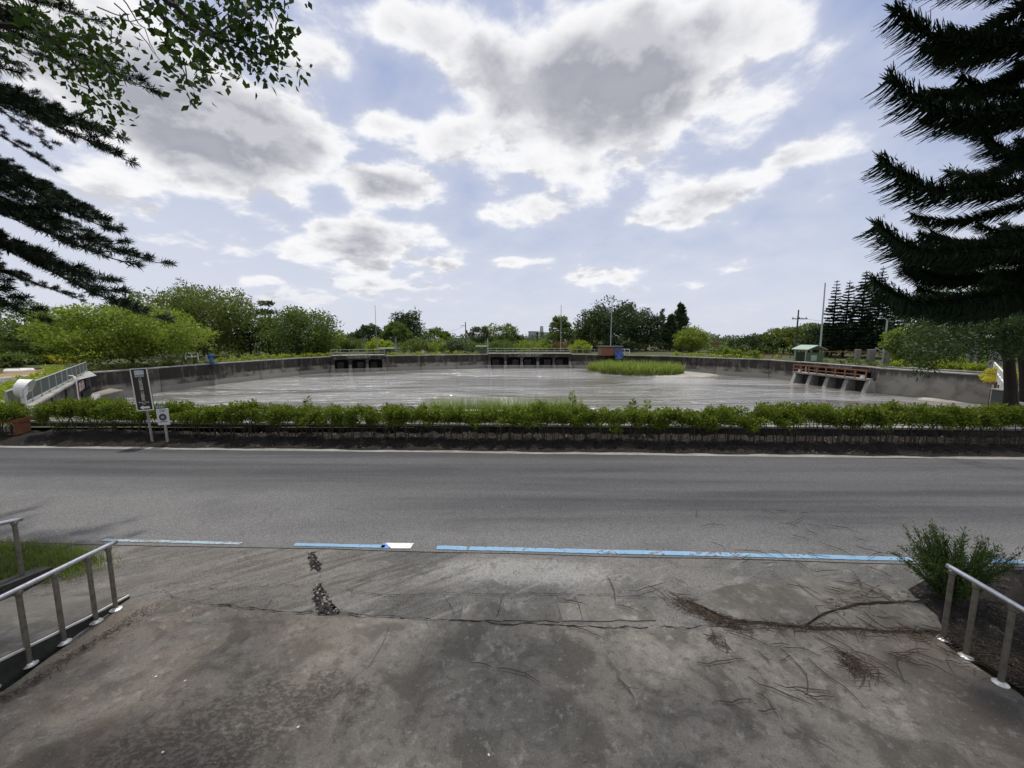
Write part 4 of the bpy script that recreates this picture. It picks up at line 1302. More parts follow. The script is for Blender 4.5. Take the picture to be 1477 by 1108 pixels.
# ------------------------------------------------------------------ the two big pines close to the driveway
def ribbon_tubes(P, D, Lh, rad, sag, seg=3):
    """thin tapered ribbons (two crossed quads) that curve with gravity"""
    n_ = len(P); out = []
    p0 = P; d = D.copy()
    side = unit(np.cross(D, rng.normal(size=(n_, 3))))
    for k in range(seg):
        st_ = Lh / seg
        p1 = p0 + d * st_
        w0 = rad * (1 - .75 * k / seg); w1 = rad * (1 - .75 * (k + 1) / seg)
        out.append(np.stack([p0 - side * w0, p0 + side * w0, p1 + side * w1, p1 - side * w1], 1))
        s2 = unit(np.cross(d, side))
        out.append(np.stack([p0 - s2 * w0, p0 + s2 * w0, p1 + s2 * w1, p1 - s2 * w1], 1))
        d = unit(d + sag); p0 = p1
    return np.concatenate(out)
def pine_branch_a(L):
    """ropy branch with hanging branchlets and an upturned tip, along +X"""
    n_ = int(380 * L)
    t_ = (.04 + .96 * rng.random(n_) ** .85)
    def axis(t): return np.c_[t * L, .04 * np.sin(t * 7), -.05 * L * np.sin(t * 2.6) + .85 * L * np.clip(t - .72, 0, 1) ** 1.5]
    P = axis(t_)
    low = rng.random(n_) < .62
    side = rng.choice([-1.0, 1.0], n_)
    D = np.c_[.45 + .35 * rng.random(n_), side * (.25 + .75 * rng.random(n_)), np.where(low, -.55 - .5 * rng.random(n_), .35 + .5 * rng.random(n_))]
    Lh = np.where(low, .17 + .20 * rng.random(n_), .11 + .11 * rng.random(n_))[:, None] * np.where(t_ > .9, .8, 1)[:, None]
    sag = np.c_[np.full(n_, .12), np.zeros(n_), np.where(low, .16, .22)]
    V = ribbon_tubes(P, unit(D), Lh, .0105, sag)
    # feathery needles along the upper side
    k = int(260 * L); t2 = .05 + .95 * rng.random(k)
    P2 = axis(t2) + rng.normal(size=(k, 3)) * .03
    D2 = unit(np.c_[.5 + .3 * rng.normal(size=k), rng.normal(size=k) * .8, .7 + .5 * rng.normal(size=k)])
    V2 = leaf_quads(P2, D2, .10, .016)
    V = np.concatenate([V, V2])
    ax = axis(np.linspace(0, 1, 9))
    mb = MB(); mb.tube([tuple(q) for q in ax], [.032 * (1 - .8 * i / 8) for i in range(9)], 6)
    tv = np.array([[mb.v[i] for i in f] for f in mb.f if len(f) == 4])
    mi = np.r_[np.zeros(len(V)), np.ones(len(tv))]
    me = quads_mesh('branch', np.concatenate([V, tv]), mat_index=mi)
    me.materials.append(M['needle']); me.materials.append(M['bark_dark'])
    return me
def pine_branch_b(L):
    """long drooping limb whose side shoots end in dense brushes of needles"""
    def axis(t): return np.c_[t * L, .10 * np.sin(t * 5), -.46 * L * t ** 1.15 + .12 * L * np.clip(t - .7, 0, 1)]
    allV = []; wood = MB()
    ax = axis(np.linspace(0, 1, 9))
    wood.tube([tuple(q) for q in ax], [.045 * (1 - .8 * i / 8) for i in range(9)], 6)
    for i in range(22):
        t_ = .22 + .78 * (i / 21)
        sgn = 1 if i % 2 else -1
        p = axis(np.array([t_]))[0]
        l = (.35 + .5 * rng.random()) * (1.15 - .5 * t_)
        d = unit(np.array([.9, sgn * (.35 + .5 * rng.random()), -.22 + .12 * rng.normal()]))
        q = p + d * l + np.array([0, 0, .05])
        wood.tube([tuple(p), tuple((p + q) / 2 + np.array([0, 0, -.02])), tuple(q)], [.014, .010, .006], 4)
        k = int(260 * l)
        s = .45 + .55 * rng.random(k) ** .7
        P = p + (q - p) * s[:, None]
        D = unit(d * .75 + rng.normal(size=(k, 3)) * .75 + np.array([0, 0, .12]))
        allV.append(leaf_quads(P, D, .13 + .10 * rng.random(k), .017))
    k = int(170 * L); s = .3 + .7 * rng.random(k)
    D = unit(np.array([.7, 0, .1]) + rng.normal(size=(k, 3)) * .7)
    allV.append(leaf_quads(axis(s), D, .13, .017))
    V = np.concatenate(allV)
    tv = np.array([[wood.v[i] for i in f] for f in wood.f if len(f) == 4])
    me = quads_mesh('branch', np.concatenate([V, tv]), mat_index=np.r_[np.zeros(len(V)), np.ones(len(tv))])
    me.materials.append(M['needle']); me.materials.append(M['bark_dark'])
    return me
ba = [pine_branch_a(2.7) for _ in range(4)]
bb = [pine_branch_b(4.4) for _ in range(4)]
px_, py_ = 6.75, 4.5
pine = empty('pine_tree', (px_, py_, 0), 'huge dark pine with upturned ropy branches at the right beside the handrail', 'pine tree')
mb = MB(); mb.tube([(px_, py_, -.1), (px_ + .02, py_, .25), (px_, py_, .9), (px_, py_, 4), (px_, py_ + .05, 9), (px_, py_, 13)], [.40, .27, .21, .18, .13, .05], 12)
mb.build('trunk', M['bark_dark'], pine)
zs = [at(*q, 4.5).z for q in ((1250, 408), (1240, 350), (1242, 262), (1258, 150), (1280, 48), (1290, -40))]
zz = zs + [zs[-1] + .55 * (i + 1) for i in range(9)]
for i, z in enumerate(zz):
    base = math.pi + .10 * rng.normal()
    for k in range(7):
        a = base + k * 2 * math.pi / 7 + (.10 * rng.normal() if k else 0)
        if k == 0: z_ = z
        else: z_ = z + .07 * rng.normal()
        cd = -math.cos(a) + .865 * math.sin(a)
        lim = min(1.04, 2.72 / cd / 2.7 * (1.0 if k == 0 else .80)) if cd > .3 else 1.0
        o = link('branch', ba[rng.integers(4)], pine, None, (0, 0, z_ + .12), (.12 * rng.normal(), .06 * rng.normal() + (.10 if i == 0 else .0), a))
        s = lim * (1.0 if k == 0 else .82 + .18 * rng.random()) * (1 if i < 8 else 1 - .07 * (i - 7))
        o.scale = (s, s, s)
    # inner filling branches
    for k in range(9):
        o = link('branch', ba[rng.integers(4)], pine, None, (0, 0, z + .15 + .25 * rng.random()), (.3 * rng.normal(), .1 * rng.normal(), rng.random() * 6.28))
        s = .48 + .17 * rng.random(); o.scale = (s, s, s)
px_, py_ = -10.6, 7.2
pine2 = empty('pine_tree', (px_, py_, 0), 'dark drooping pine reaching in from the left edge', 'pine tree')
mb = MB(); mb.tube([(px_, py_, -.1), (px_, py_, .4), (px_, py_, 5), (px_, py_, 10), (px_, py_, 14.5)], [.42, .27, .22, .15, .05], 12)
mb.build('trunk', M['bark_dark'], pine2)
z = 5.3
i = 0
while z < 13.2:
    for k in range(7):
        a = (-.12 if k == 0 else 0) + k * 2 * math.pi / 7 + .12 * rng.normal() + (i % 2) * .35 - .1
        o = link('branch', bb[rng.integers(4)], pine2, None, (0, 0, z + .2 * rng.normal()), (.15 * rng.normal(), .07 * rng.normal() - .03, a))
        s = (.62 + .24 * rng.random()) * (1 if z < 9 else 1 - .1 * (z - 9))
        if .5 < (a % (2 * math.pi)) < 2.6: s *= .55
        o.scale = (s, s, s)
    z += .29; i += 1

# broad-leaved tree overhanging the driveway: its trunk stands left of the picture
ov = empty('overhanging_tree', (-9.6, 3.0, 0), 'leafy broad-leaved branches hanging into the sky at the upper left', 'tree')
mb = MB()
tk = (-9.6, 3.0, 0)
limb(mb, (-9.6, 3.0, -.1), (-8.6, 3.3, 6.2), .30, .2, .02, 9)
limb(mb, (-8.6, 3.3, 6.2), (-8.9, 3.4, 7.6), .2, .13, .01, 9)
C, r = [], []
inpx = [(250, 22), (285, 30), (320, 18), (352, 30), (385, 22), (300, 62), (335, 66), (368, 62), (398, 52), (408, 86), (378, 92), (345, 96), (318, 40), (272, 92), (268, 118), (258, 60), (235, 40), (300, 92), (360, 12), (398, -15), (340, -20), (280, -15), (230, 5)]
for q in inpx:
    C.append(tuple(at(*q, 5.0 + .25 * rng.normal()))); r.append(.27 + .06 * rng.random())
inpx2 = [(20, 30), (60, 20), (100, 40), (140, 75), (70, 80), (110, 100), (150, 110), (165, 95), (130, 130), (155, 150), (150, 168), (20, 70), (175, 60), (60, 50), (120, 20), (115, 70)]
for q in inpx2:
    C.append(tuple(at(*q, 5.6 + .35 * rng.normal()))); r.append(.30 + .1 * rng.random())
nin = len(C)
V1 = clump_leaves(C, r, 48, .094, .062, .8, .45)
limb(mb, (-8.6, 3.3, 6.2), tuple(at(205, -30, 5.0)), .13, .06, .03, 7)
limb(mb, tuple(at(205, -30, 5.0)), tuple(at(300, 50, 5.0)), .04, .02, .03, 6)
limb(mb, tuple(at(300, 50, 5.0)), tuple(at(395, 80, 5.0)), .02, .007, .03, 5)
limb(mb, tuple(at(300, 50, 5.0)), tuple(at(375, 20, 5.0)), .014, .005, .03, 5)
limb(mb, tuple(at(215, -15, 5.0)), tuple(at(268, 110, 5.0)), .018, .005, .05, 5)
limb(mb, (-8.6, 3.3, 6.2), tuple(at(60, 40, 5.6)), .09, .03, .03, 6)
limb(mb, tuple(at(60, 40, 5.6)), tuple(at(150, 150, 5.6)), .03, .006, .03, 5)
for q0, q1 in (((165, 5), (235, 92)), ((140, 10), (210, 40)), ((170, -10), (225, 78))):
    limb(mb, tuple(at(*q0, 5.1)), tuple(at(*q1, 5.1)), .008, .003, .08, 4)
for i in range(nin):
    j = rng.integers(nin)
    if (Vector(C[i]) - Vector(C[j])).length < 1.2: limb(mb, C[i], C[j], .007, .003, .06, 4)
# unseen part of the crown above the picture, shaped to shade the driveway
C2, r2 = [], []
while len(C2) < 205:
    x, y = rng.uniform(-9.5, 7.2), rng.uniform(2.2, 9.0)
    z = 5.0 + .80 * y + 2.2 * rng.random()
    C2.append((x, y, z)); r2.append(.55 + .4 * rng.random())
V2 = clump_leaves(C2, r2, 58, .17, .10, .7, .3)
for q in ((-4, 3.5, 8.9), (-1, 4.5, 9.6), (2.2, 4.4, 9.8), (5.5, 4.6, 10.2), (-5.5, 7.5, 11.8), (0, 7.5, 12.2)):
    limb(mb, (-8.9, 3.4, 7.6), (q[0], q[1], q[2] + .6), .11, .03, .015, 8)
link('crown', quads_mesh('crown', np.concatenate([V1, V2]) - np.array([-9.6, 3.0, 0])), ov, M['leaf_over'])
mb.build('trunk', M['bark_dark'], ov)

# dark feathery tree across the road at the right, with low hanging foliage
b = gz(1462, 603, .1)
rt = empty('hanging_tree', (b.x + .9, 16.6, .2), 'dark feathery tree with low hanging foliage and curved trunk behind the right hedge end', 'tree')
b = Vector((b.x + .9, 16.6, .2))
mb = MB()
p1 = at(1455, 520, 16.5); p2 = at(1440, 478, 16.2)
mb.tube([tuple(b), tuple(at(1458, 560, 16.6)), tuple(p1), tuple(p2), tuple(at(1430, 440, 16.2))], [.26, .2, .17, .14, .1], 9)
mb.tube([tuple(p2), tuple(at(1410, 482, 16)), tuple(at(1370, 478, 15.6))], [.09, .07, .03], 6)
mb.tube([tuple(at(1480, 600, 17)), tuple(at(1478, 540, 17)), tuple(at(1470, 470, 17))], [.2, .17, .12], 8)
C, r = [], []
for k in range(250):
    x = rng.uniform(1295, 1540); y = rng.uniform(385, 508)
    if x < 1340 and y < 440: continue
    if x > 1400 and y > 488: continue
    C.append(tuple(at(x, y, 15.6 + 1.6 * rng.normal()))); r.append(.42 + .25 * rng.random())
for k in range(60): C.append(tuple(at(rng.uniform(1385, 1520), rng.uniform(432, 512), 15.6 + .8 * rng.normal()))); r.append(.45 + .2 * rng.random())
for q in ((1318, 515), (1340, 525), (1330, 505), (1352, 512), (1305, 490), (1332, 535)):
    C.append(tuple(at(*q, 15.2))); r.append(.42)
for i in range(0, len(C), 5): limb(mb, p2, C[i], .04, .008, .05, 4)
link('crown', quads_mesh('crown', clump_leaves(C, r, 95, .15, .045, .8, .5) - np.array(b)), rt, M['leaf_hang'])
mb.build('trunk', M['bark_dark'], rt)

# ------------------------------------------------------------------ clipped roadside hedge: one shrub after another
def hedge_variant(seed, w_=.36, zlo=.60, zhi=1.19, n_=15):
    C, r = [], []
    for k in range(n_):
        a = rng.random() * 6.28; q = w_ * math.sqrt(rng.random())
        C.append((math.cos(a) * q, math.sin(a) * q * .9, rng.uniform(zlo + .1, zhi - .1))); r.append(.15 + .07 * rng.random())
    fol = quads_mesh('foliage', np.concatenate([clump_leaves(C, r, 120, .066, .034, .8, 0.0),
        clump_leaves([(c[0], c[1], c[2] + .07) for c in C], [q * .9 for q in r], 30, .08, .032, .8, -.5)]))
    fol.materials.append(M['leaf_hedge'])
    ms = []
    for k in range(4):
        mb = MB(); a = rng.random() * 6.28
        top = C[k]
        mb.tube([(.07 * math.cos(a), .07 * math.sin(a), -.03), (.10 * math.cos(a) + .02 * rng.normal(), .10 * math.sin(a), .38), top], [.016, .013, .007], 5)
        me = bpy.data.meshes.new('stem'); me.from_pydata(mb.v, [], mb.f); me.materials.append(M['stem']); ms.append(me)
    return fol, ms
hv = [hedge_variant(i) for i in range(7)]
def hedge_y(x): return 12.22 - .038 * x
def place_shrub(x, y, v, label, group, s=(1, 1, 1), rz=0.0):
    root = empty('hedge_shrub', (x, y, .03), label, 'shrub', group, rz)
    root.scale = s
    fol, ms = hv[v]
    link('foliage', fol, root)
    for me in ms: link('stem', me, root)
    return root
GAP0, GAP1 = 3.15, 3.75
x = -15.3
def hedge_label(x):
    if x < -9.2: return 'clipped hedge shrub between the brown box and the two roadside signs', 'hedge shrubs left of the signs'
    if x < -2.5: return 'clipped hedge shrub on bare stems right of the roadside signs, left of the bank reeds', 'hedge shrubs right of the signs'
    if x < GAP0: return 'clipped hedge shrub in front of the bank reeds, left of the hedge gap', 'hedge shrubs before the reeds'
    if x < 10: return 'clipped hedge shrub on bare stems in the stretch just right of the hedge gap', 'hedge shrubs right of the gap'
    return 'clipped hedge shrub in the stretch below the orange-railed sluice and hanging tree', 'hedge shrubs at the right'
while x < 17.4:
    if not (GAP0 < x < GAP1):
        big = 1.06 if (-15.4 < x < -13) or (x > 8.5) else .94
        place_shrub(x, hedge_y(x) + .05 * rng.normal(), int(rng.integers(7)), *hedge_label(x), (1.0, 1.0, big * (1 + .05 * rng.normal())), rng.random() * 6.28)
    x += .33 + .07 * rng.random()
for x in (-17.9, -17.5, -17.1, -16.8):
    place_shrub(x, hedge_y(x) + .05 * rng.normal(), int(rng.integers(7)), 'hedge shrub behind the brown box left of the gap in the hedge', 'hedge shrubs behind the brown box', (1, 1, .97), rng.random() * 6)
for x in (17.75, 18.1, 18.5):
    place_shrub(x, hedge_y(x) + .3, int(rng.integers(7)), 'taller bright hedge shrub at the right end of the hedge', 'bright shrubs at the right end of the hedge', (1.1, 1.1, 1.12), rng.random() * 6)
def soft_shrub(name, x, y, zc, label, mat, h, w_, leaf, n_=9, per=70):
    root = empty(name, (x, y, .05), label, 'shrub')
    C = [(w_ * rng.normal() * .5, w_ * rng.normal() * .4, zc + h * rng.uniform(-.5, .5)) for _ in range(n_)]
    link('foliage', quads_mesh('foliage', clump_leaves(C, [w_ * .45] * n_, per, leaf, leaf * .45, .9, -.3)), root, M[mat])
    mb = MB()
    for c in C[:4]: mb.tube([(0, 0, -.05), (c[0] * .6, c[1] * .6, c[2] * .6), c], [.014, .01, .005], 5)
    mb.build('stem', M['stem'], root, origin=(0, 0, 0))
soft_shrub('low_shrub', gz(893, 640).x, 12.2, .58, 'pale soft-leaved shrub drooping in the gap of the hedge', 'leaf_bright', .5, .32, .075)
# weeds taller than the hedge
def weed(px, top, base_y, label, mat):
    b = at(px, 600, base_y); t_ = at(px, top, base_y)
    root = empty('tall_weed', (b.x, base_y, .1), label, 'weed')
    h = t_.z - .1
    mb = MB(); mb.tube([(0, 0, 0), (.02, 0, h * .6), (.0, 0, h)], [.012, .009, .004], 5); mb.build('stem', M['stem'], root, origin=(0, 0, 0))
    z = rng.uniform(.35, 1.0, 90) * h
    a = rng.random(90) * 6.28
    D = unit(np.c_[np.cos(a), np.sin(a), np.full(90, .55)])
    P = np.c_[D[:, :2] * .03, z]
    link('leaf', quads_mesh('leaf', leaf_quads(P, D, (.34 * (1.15 - z / h) + .06), .05)), root, M[mat])
weed(825, 564, 13.8, 'tall pale weed standing above the hedge left of its gap', 'reed')
weed(445, 572, 13.2, 'tall feathery weed above the left part of the hedge', 'leaf_mid')
weed(912, 576, 12.9, 'slim weed above the hedge just right of its gap', 'leaf_mid')
weed(933, 578, 12.9, 'slimmer of the two weeds beside the hedge gap', 'leaf_bright')
# leaf litter at the foot of the hedge and under the pine
n_ = 6500
X = rng.uniform(-18, 18.5, n_); f_ = rng.random(n_) ** 1.3
Yl = (11.40 - .04 * X) + f_ * 1.7
P = np.c_[X, Yl, np.interp(f_, [0, .5, 1], [.02, .12, .13]) + .03 * rng.random(n_)]
D = unit(np.c_[rng.normal(size=(n_, 2)), .25 * rng.normal(size=n_)])
link('leaf_litter', quads_mesh('leaf_litter', leaf_quads(P, D, .05 + .05 * rng.random(n_), .03, np.tile([0, 0, 1.0], (n_, 1)) + .4 * rng.normal(size=(n_, 3)))), None, M['litter'], kind='stuff')
q = np.r_[in_poly([gz(*v) for v in ((1290, 862), (1340, 830), (1600, 840), (1700, 1000), (1480, 1000), (1358, 925))], 1500), in_poly([gz(*v) for v in ((0, 1010), (90, 950), (205, 880), (235, 872), (212, 888), (95, 962), (0, 1022))], 260)]
D = unit(np.c_[rng.normal(size=(len(q), 2)), .2 * rng.normal(size=len(q))])
link('leaf_litter', quads_mesh('leaf_litter', leaf_quads(np.c_[q, np.full(len(q), .02) + .02 * rng.random(len(q))], D, (.03 + .06 * rng.random(len(q))), .009, np.tile([0, 0, 1.0], (len(q), 1)) + .3 * rng.normal(size=(len(q), 3)))), None, M['litter'], kind='stuff')

# fan-shaped shrub by the right handrail
b = gz(1372, 868); b = Vector((b.x, b.y, 0))
fs_ = empty('fan_shrub', b, 'upright fan-shaped feathery shrub beside the end of the right handrail', 'shrub')
mb = MB(); LV = []
for k in range(95):
    a = rng.random() * 6.28; sp = .12 + .44 * rng.random()
    top = np.array([math.cos(a) * sp * 1.15 - .06, math.sin(a) * sp * .8, .55 + .42 * rng.random() - sp * .25])
    r0 = np.array([math.cos(a) * .06, math.sin(a) * .06, 0])
    mid_ = r0 * .5 + top * .5 + np.array([0, 0, .05])
    mb.tube([tuple(r0), tuple(mid_), tuple(top)], [.009, .007, .003], 4)
    s = rng.uniform(.16, 1.05, 120)
    P = np.where((s < .5)[:, None], r0 + (mid_ - r0) * (s * 2)[:, None], mid_ + (top - mid_) * ((s - .5) * 2)[:, None])
    D = unit((top - r0) * .9 + rng.normal(size=(120, 3)) * .5)
    P = P + rng.normal(size=P.shape) * .018
    LV.append(leaf_quads(P, D, .055, .010))
mb.build('stem', M['stem'], fs_, origin=(0, 0, 0))
link('foliage', quads_mesh('foliage', np.concatenate(LV)), fs_, M['leaf_deep_green'])

# ------------------------------------------------------------------ handrails and the access ramp
def handrail(label, posts, height, ext0, ext1, rz_list=None, group=None):
    """posts: plan points with base height; a bright tube on olive-grey posts with white foot plates"""
    b0 = posts[0]
    root = empty('handrail', (b0.x, b0.y, b0.z), label, 'handrail')
    tops = [p + Vector((0, 0, height)) for p in posts]
    a = tops[0] + (tops[0] - tops[1]).normalized() * ext0
    b = tops[-1] + (tops[-1] - tops[-2]).normalized() * ext1
    mb = MB(); mb.tube([tuple(a), *[tuple(t) for t in tops], tuple(b)], .027, 14); mb.build('top_rail', M['steel'], root, smooth=True)
    for p in posts:
        mb = MB(); mb.tube([tuple(p), tuple(p + Vector((0, 0, height - .02)))], .024, 12); o = mb.build('post', M['steel_shaded'], root, smooth=False)
        mb = MB(); mb.lathe((p.x, p.y, p.z), [(.062, .0), (.062, .006), (.032, .018), (.026, .03)], 14)
        mb.build('foot_plate', M['steel_plate'], o, origin=(b0.x, b0.y, b0.z))
        mb = MB(); mb.lathe((p.x, p.y, p.z + height - .07), [(.024, 0), (.034, .015), (.034, .05), (.02, .055)], 12)
        mb.build('saddle', M['steel_shaded'], o, origin=(b0.x, b0.y, b0.z))
    return root
lb = [(204, 879), (174, 897), (130, 927), (80, 959), (19, 995)]
lposts = [gz(*q) for q in lb]
lposts = [Vector((-4.99 - .018 * i, p.y, 0)) for i, p in enumerate(lposts)]
for i in range(2): lposts.append(lposts[-1] + (lposts[-1] - lposts[-2]) * 1.5)
handrail('steel handrail with five posts along the left edge of the driveway', lposts, .85, .10, .5)
rb = [(1360, 921.5), (1393, 947), (1443, 986)]
rposts = [gz(*q) for q in rb]
for i in range(3): rposts.append(rposts[-1] + (rposts[2] - rposts[1]) * 1.1)
handrail('steel handrail along the right edge of the driveway beside the pine', rposts, .85, .06, .5)
b = gz(33, 833, .13)
sp = [Vector((b.x, b.y, .13)), Vector((b.x - .12, b.y - 1.3, .38)), Vector((b.x - .2, b.y - 2.5, .6))]
handrail('far steel handrail on the kerb of the access ramp at the left picture edge', sp, .82, .08, .5)
# access ramp climbing towards the camera beside the left handrail
ar = empty('access_ramp', (-6, 4.0, 0), 'concrete access ramp with dark edge kerb left of the left handrail', 'ramp')
yr0, yr1 = 4.75, -1.5
def rz_(y): return .012 + max(0, (yr0 - .15 - y)) * .19
ysr = np.linspace(yr0, yr1, 14)
mb = MB(); vs = []
for y in ysr: vs += [(-6.95, y, -.2), (-5.10, y, -.2), (-5.10, y, rz_(y)), (-6.95, y, rz_(y))]
fs = []
for i in range(13):
    for k in range(4): fs.append((i * 4 + k, i * 4 + (k + 1) % 4, (i + 1) * 4 + (k + 1) % 4, (i + 1) * 4 + k))
fs += [(0, 1, 2, 3), (55, 54, 53, 52)]
mb.add(vs, fs); mb.build('ramp_slab', M['slab_brown'], ar)
mb = MB(); vs = []
for y in ysr: vs += [(-5.098, y, -.2), (-5.04, y, -.2), (-5.04, y, rz_(y) + .016), (-5.098, y, rz_(y) + .016)]
mb.add(vs, fs); mb.build('edge_kerb', M['concrete_dark'], ar)
mb = MB(); vs = []
for y in ysr: vs += [(-5.062, y, rz_(y) + .004), (-5.036, y, rz_(y) + .004), (-5.036, y, rz_(y) + .024), (-5.062, y, rz_(y) + .024)]
mb.add(vs, fs); mb.build('lit_edge_strip', M['steel_plate'], ar)  # bright strip stands in for the lit top edge of the kerb
mb = MB(); vs = []
for y in np.linspace(b.y + .25, yr1, 14):
    h_ = .13 + max(0, (b.y + .1 - y)) * .19
    xk = b.x
    vs += [(xk - .1, y, -.2), (xk + .12, y, -.2), (xk + .12, y, h_), (xk - .1, y, h_)]
mb.add(vs, fs); mb.build('far_kerb', M['concrete_dark'], ar)

# ------------------------------------------------------------------ fallen twigs and needle heaps
tw = []
for k in range(8):
    L = .22 + .05 * k
    pts = []; p = Vector((-L / 2, 0, .008)); a = .3 * rng.normal()
    for i in range(6):
        pts.append(tuple(p)); a += .28 * rng.normal(); p = p + Vector((math.cos(a), math.sin(a), 0)) * L / 5
        p.z = .007 + .012 * rng.random()
    mb = MB(); mb.tube(pts, [.0030, .0045, .005, .005, .004, .0025], 5)
    if k % 3 == 0: mb.tube([pts[3], (pts[3][0] + .05, pts[3][1] + .07, .012)], [.003, .0015], 4)
    me = bpy.data.meshes.new('fallen_twig'); me.from_pydata(mb.v, [], mb.f); me.materials.append(M['twig']); tw.append(me)
zones = [(((1000, 740), (1230, 740), (1300, 800), (1290, 850), (1130, 850), (1040, 800)), 26), (((1060, 915), (1350, 920), (1420, 1000), (1250, 985), (1100, 960)), 24),
         (((1150, 840), (1300, 845), (1340, 905), (1170, 910)), 12), (((840, 840), (990, 850), (1000, 900), (800, 905)), 7), (((1000, 960), (1300, 985), (1280, 1060), (1030, 1020)), 8), (((620, 900), (1000, 905), (1020, 1000), (560, 980)), 3)]
TLS = [('thin dry twig lying on the road asphalt around the right end of the blue line', 'twigs on the road'), ('dry twig lying on the concrete below the litter-filled crack at the right', 'twigs below the crack'), ('dry twig lying on the raised brown slab beside the fan-shaped shrub', 'twigs on the raised slab'),
       ('dry twig on the pale joint strip left of the litter crack', 'twigs on the joint strip'), ('dry twig on the lower right part of the concrete driveway', 'twigs low on the driveway'), ('lone dry twig on the middle of the concrete driveway', 'twigs in the middle of the driveway')]
for zi, (poly, n_) in enumerate(zones):
    for x, y in in_poly([gz(*q) for q in poly], n_):
        o = link('fallen_twig', tw[rng.integers(8)], None, None, (x, y, .012 + (.022 if y > 4.15 and x > 1.6 else 0)), (0, 0, (-.75 + .55 * rng.normal())))
        s = .55 + .75 * rng.random(); o.scale = (s, s, 1)
        tag(o, TLS[zi][0], 'twig', TLS[zi][1])
def heap(line, n_, spread, name='twig_litter', L=(.08, .26)):
    mb = MB()
    pl = [gz(*q) for q in line]
    seg = [(pl[i + 1] - pl[i]).length for i in range(len(pl) - 1)]
    for k in range(n_):
        u = rng.random() * sum(seg); i = 0
        while u > seg[i]: u -= seg[i]; i += 1
        p = pl[i].lerp(pl[i + 1], u / seg[i]) + Vector((rng.normal(), rng.normal(), 0)) * spread * (.4 + .9 * rng.random())
        d0 = math.atan2(pl[i + 1].y - pl[i].y, pl[i + 1].x - pl[i].x) + .75 * rng.normal()
        l = rng.uniform(*L); z = .010 + .03 * rng.random()
        dv = Vector((math.cos(d0), math.sin(d0), .12 * rng.normal()))
        cv = Vector((-dv.y, dv.x, 0)) * .15 * rng.normal() * l
        mb.tube([p - dv * l / 2 + Vector((0, 0, z)), p + cv + Vector((0, 0, z + .008)), p + dv * l / 2 + Vector((0, 0, z))], [.0022, .0036, .0018], 4)
    return mb.build(name, M['twig'], kind='stuff')
heap([(975, 866), (1000, 878), (1030, 895), (1062, 903)], 150, .06, L=(.07, .3))
heap([(1062, 903), (1160, 908), (1260, 912), (1362, 918)], 105, .026, L=(.14, .42))
heap([(1160, 906), (1192, 887), (1236, 874), (1325, 870)], 26, .022, L=(.14, .4))
heap([(1215, 948), (1235, 962), (1240, 975)], 70, .07)
heap([(1180, 868), (1260, 866), (1320, 856)], 40, .12)
heap([(1025, 920), (1045, 935)], 22, .06)
heap([(1360, 930), (1480, 975), (1600, 1000)], 160, .22)
heap([(0, 1015), (90, 955), (200, 888)], 40, .04, L=(.05, .14))
# grit lying on the apron and the driveway
for nm, n_, mt, poly in (('grit', 2200, 'stone', ((0, 1000), (200, 880), (150, 800), (640, 800), (1300, 820), (1360, 910), (1477, 1050), (1477, 1108), (0, 1108))), ('dark_grit', 2600, 'dark_hole', ((215, 860), (170, 795), (420, 790), (640, 800), (1000, 815), (1290, 850), (1360, 912), (900, 905), (260, 900)))):
    q = in_poly([gz(*v) for v in poly], n_)
    D = unit(np.c_[rng.normal(size=(n_, 2)), .5 * rng.normal(size=n_)])
    sz = .006 + .012 * rng.random(n_) ** 3
    link(nm, quads_mesh(nm, leaf_quads(np.c_[q, np.full(n_, .004) + .003 * rng.random(n_)], D, sz, sz * .9, np.tile([0, 0, 1.0], (n_, 1)) + .3 * rng.normal(size=(n_, 3)))), None, M[mt], kind='stuff')
# pebbles and cone scales lying about
mb = MB()
for x, y in in_poly([gz(*q) for q in ((0, 1108), (30, 1000), (220, 890), (1360, 905), (1477, 1040), (1477, 1108))], 110):
    s = .006 + .008 * rng.random(); mb.box((x, y, s * .4), (s * 1.6, s, s * .8), rng.random() * 6, s * .3)
mb.build('pebble_litter', M['stone'], kind='stuff')
mb = MB()
for q in ((430, 1050), (235, 1086), (225, 977), (267, 983), (705, 1090)):
    p = gz(*q); mb.box((p.x, p.y, .008), (.022, .015, .01), rng.random() * 6, .004)
mb.build('pale_pebble_litter', M['white_stone'], kind='stuff')

# ------------------------------------------------------------------ signs and the brown box by the hedge
def framed(root, w_, h_, z, mat, frame, t_=.03, fr=.03):
    mb = MB(); mb.box((0, 0, z + h_ / 2), (w_, t_, h_), 0, .004); bd = mb.build('board', mat, root, origin=(0, 0, 0))
    if frame:
        mb = MB()
        for sx in (-1, 1): mb.box((sx * (w_ / 2 - fr / 2), -t_ / 2 - .004, z + h_ / 2), (fr, .012, h_), 0)
        for zz_ in (z + fr / 2, z + h_ - fr / 2): mb.box((0, -t_ / 2 - .004, zz_), (w_ - 2 * fr - .002, .012, fr), 0)
        mb.build('frame', frame, root, origin=(0, 0, 0))
    return bd
b = gz(219, 639, .05); Ys = b.y
ts = empty('tourist_sign', (b.x, b.y, .05), 'tall leaning brown guide sign with white frame and a column of characters', 'sign')
ztop = at(207, 531, Ys).z - .05; zbot = at(216, 592, Ys).z - .05
hb = ztop - zbot; wb_ = (228 - 204) / F * Ys * .96
framed(ts, wb_, hb, zbot, M['sign_brown'], M['lettering'], .035, .028)
mb = MB(); mb.tube([(0, .035, -.2), (0, .035, zbot + hb * .9)], .034, 10); mb.build('post', M['pole_grey'], ts, origin=(0, 0, 0))
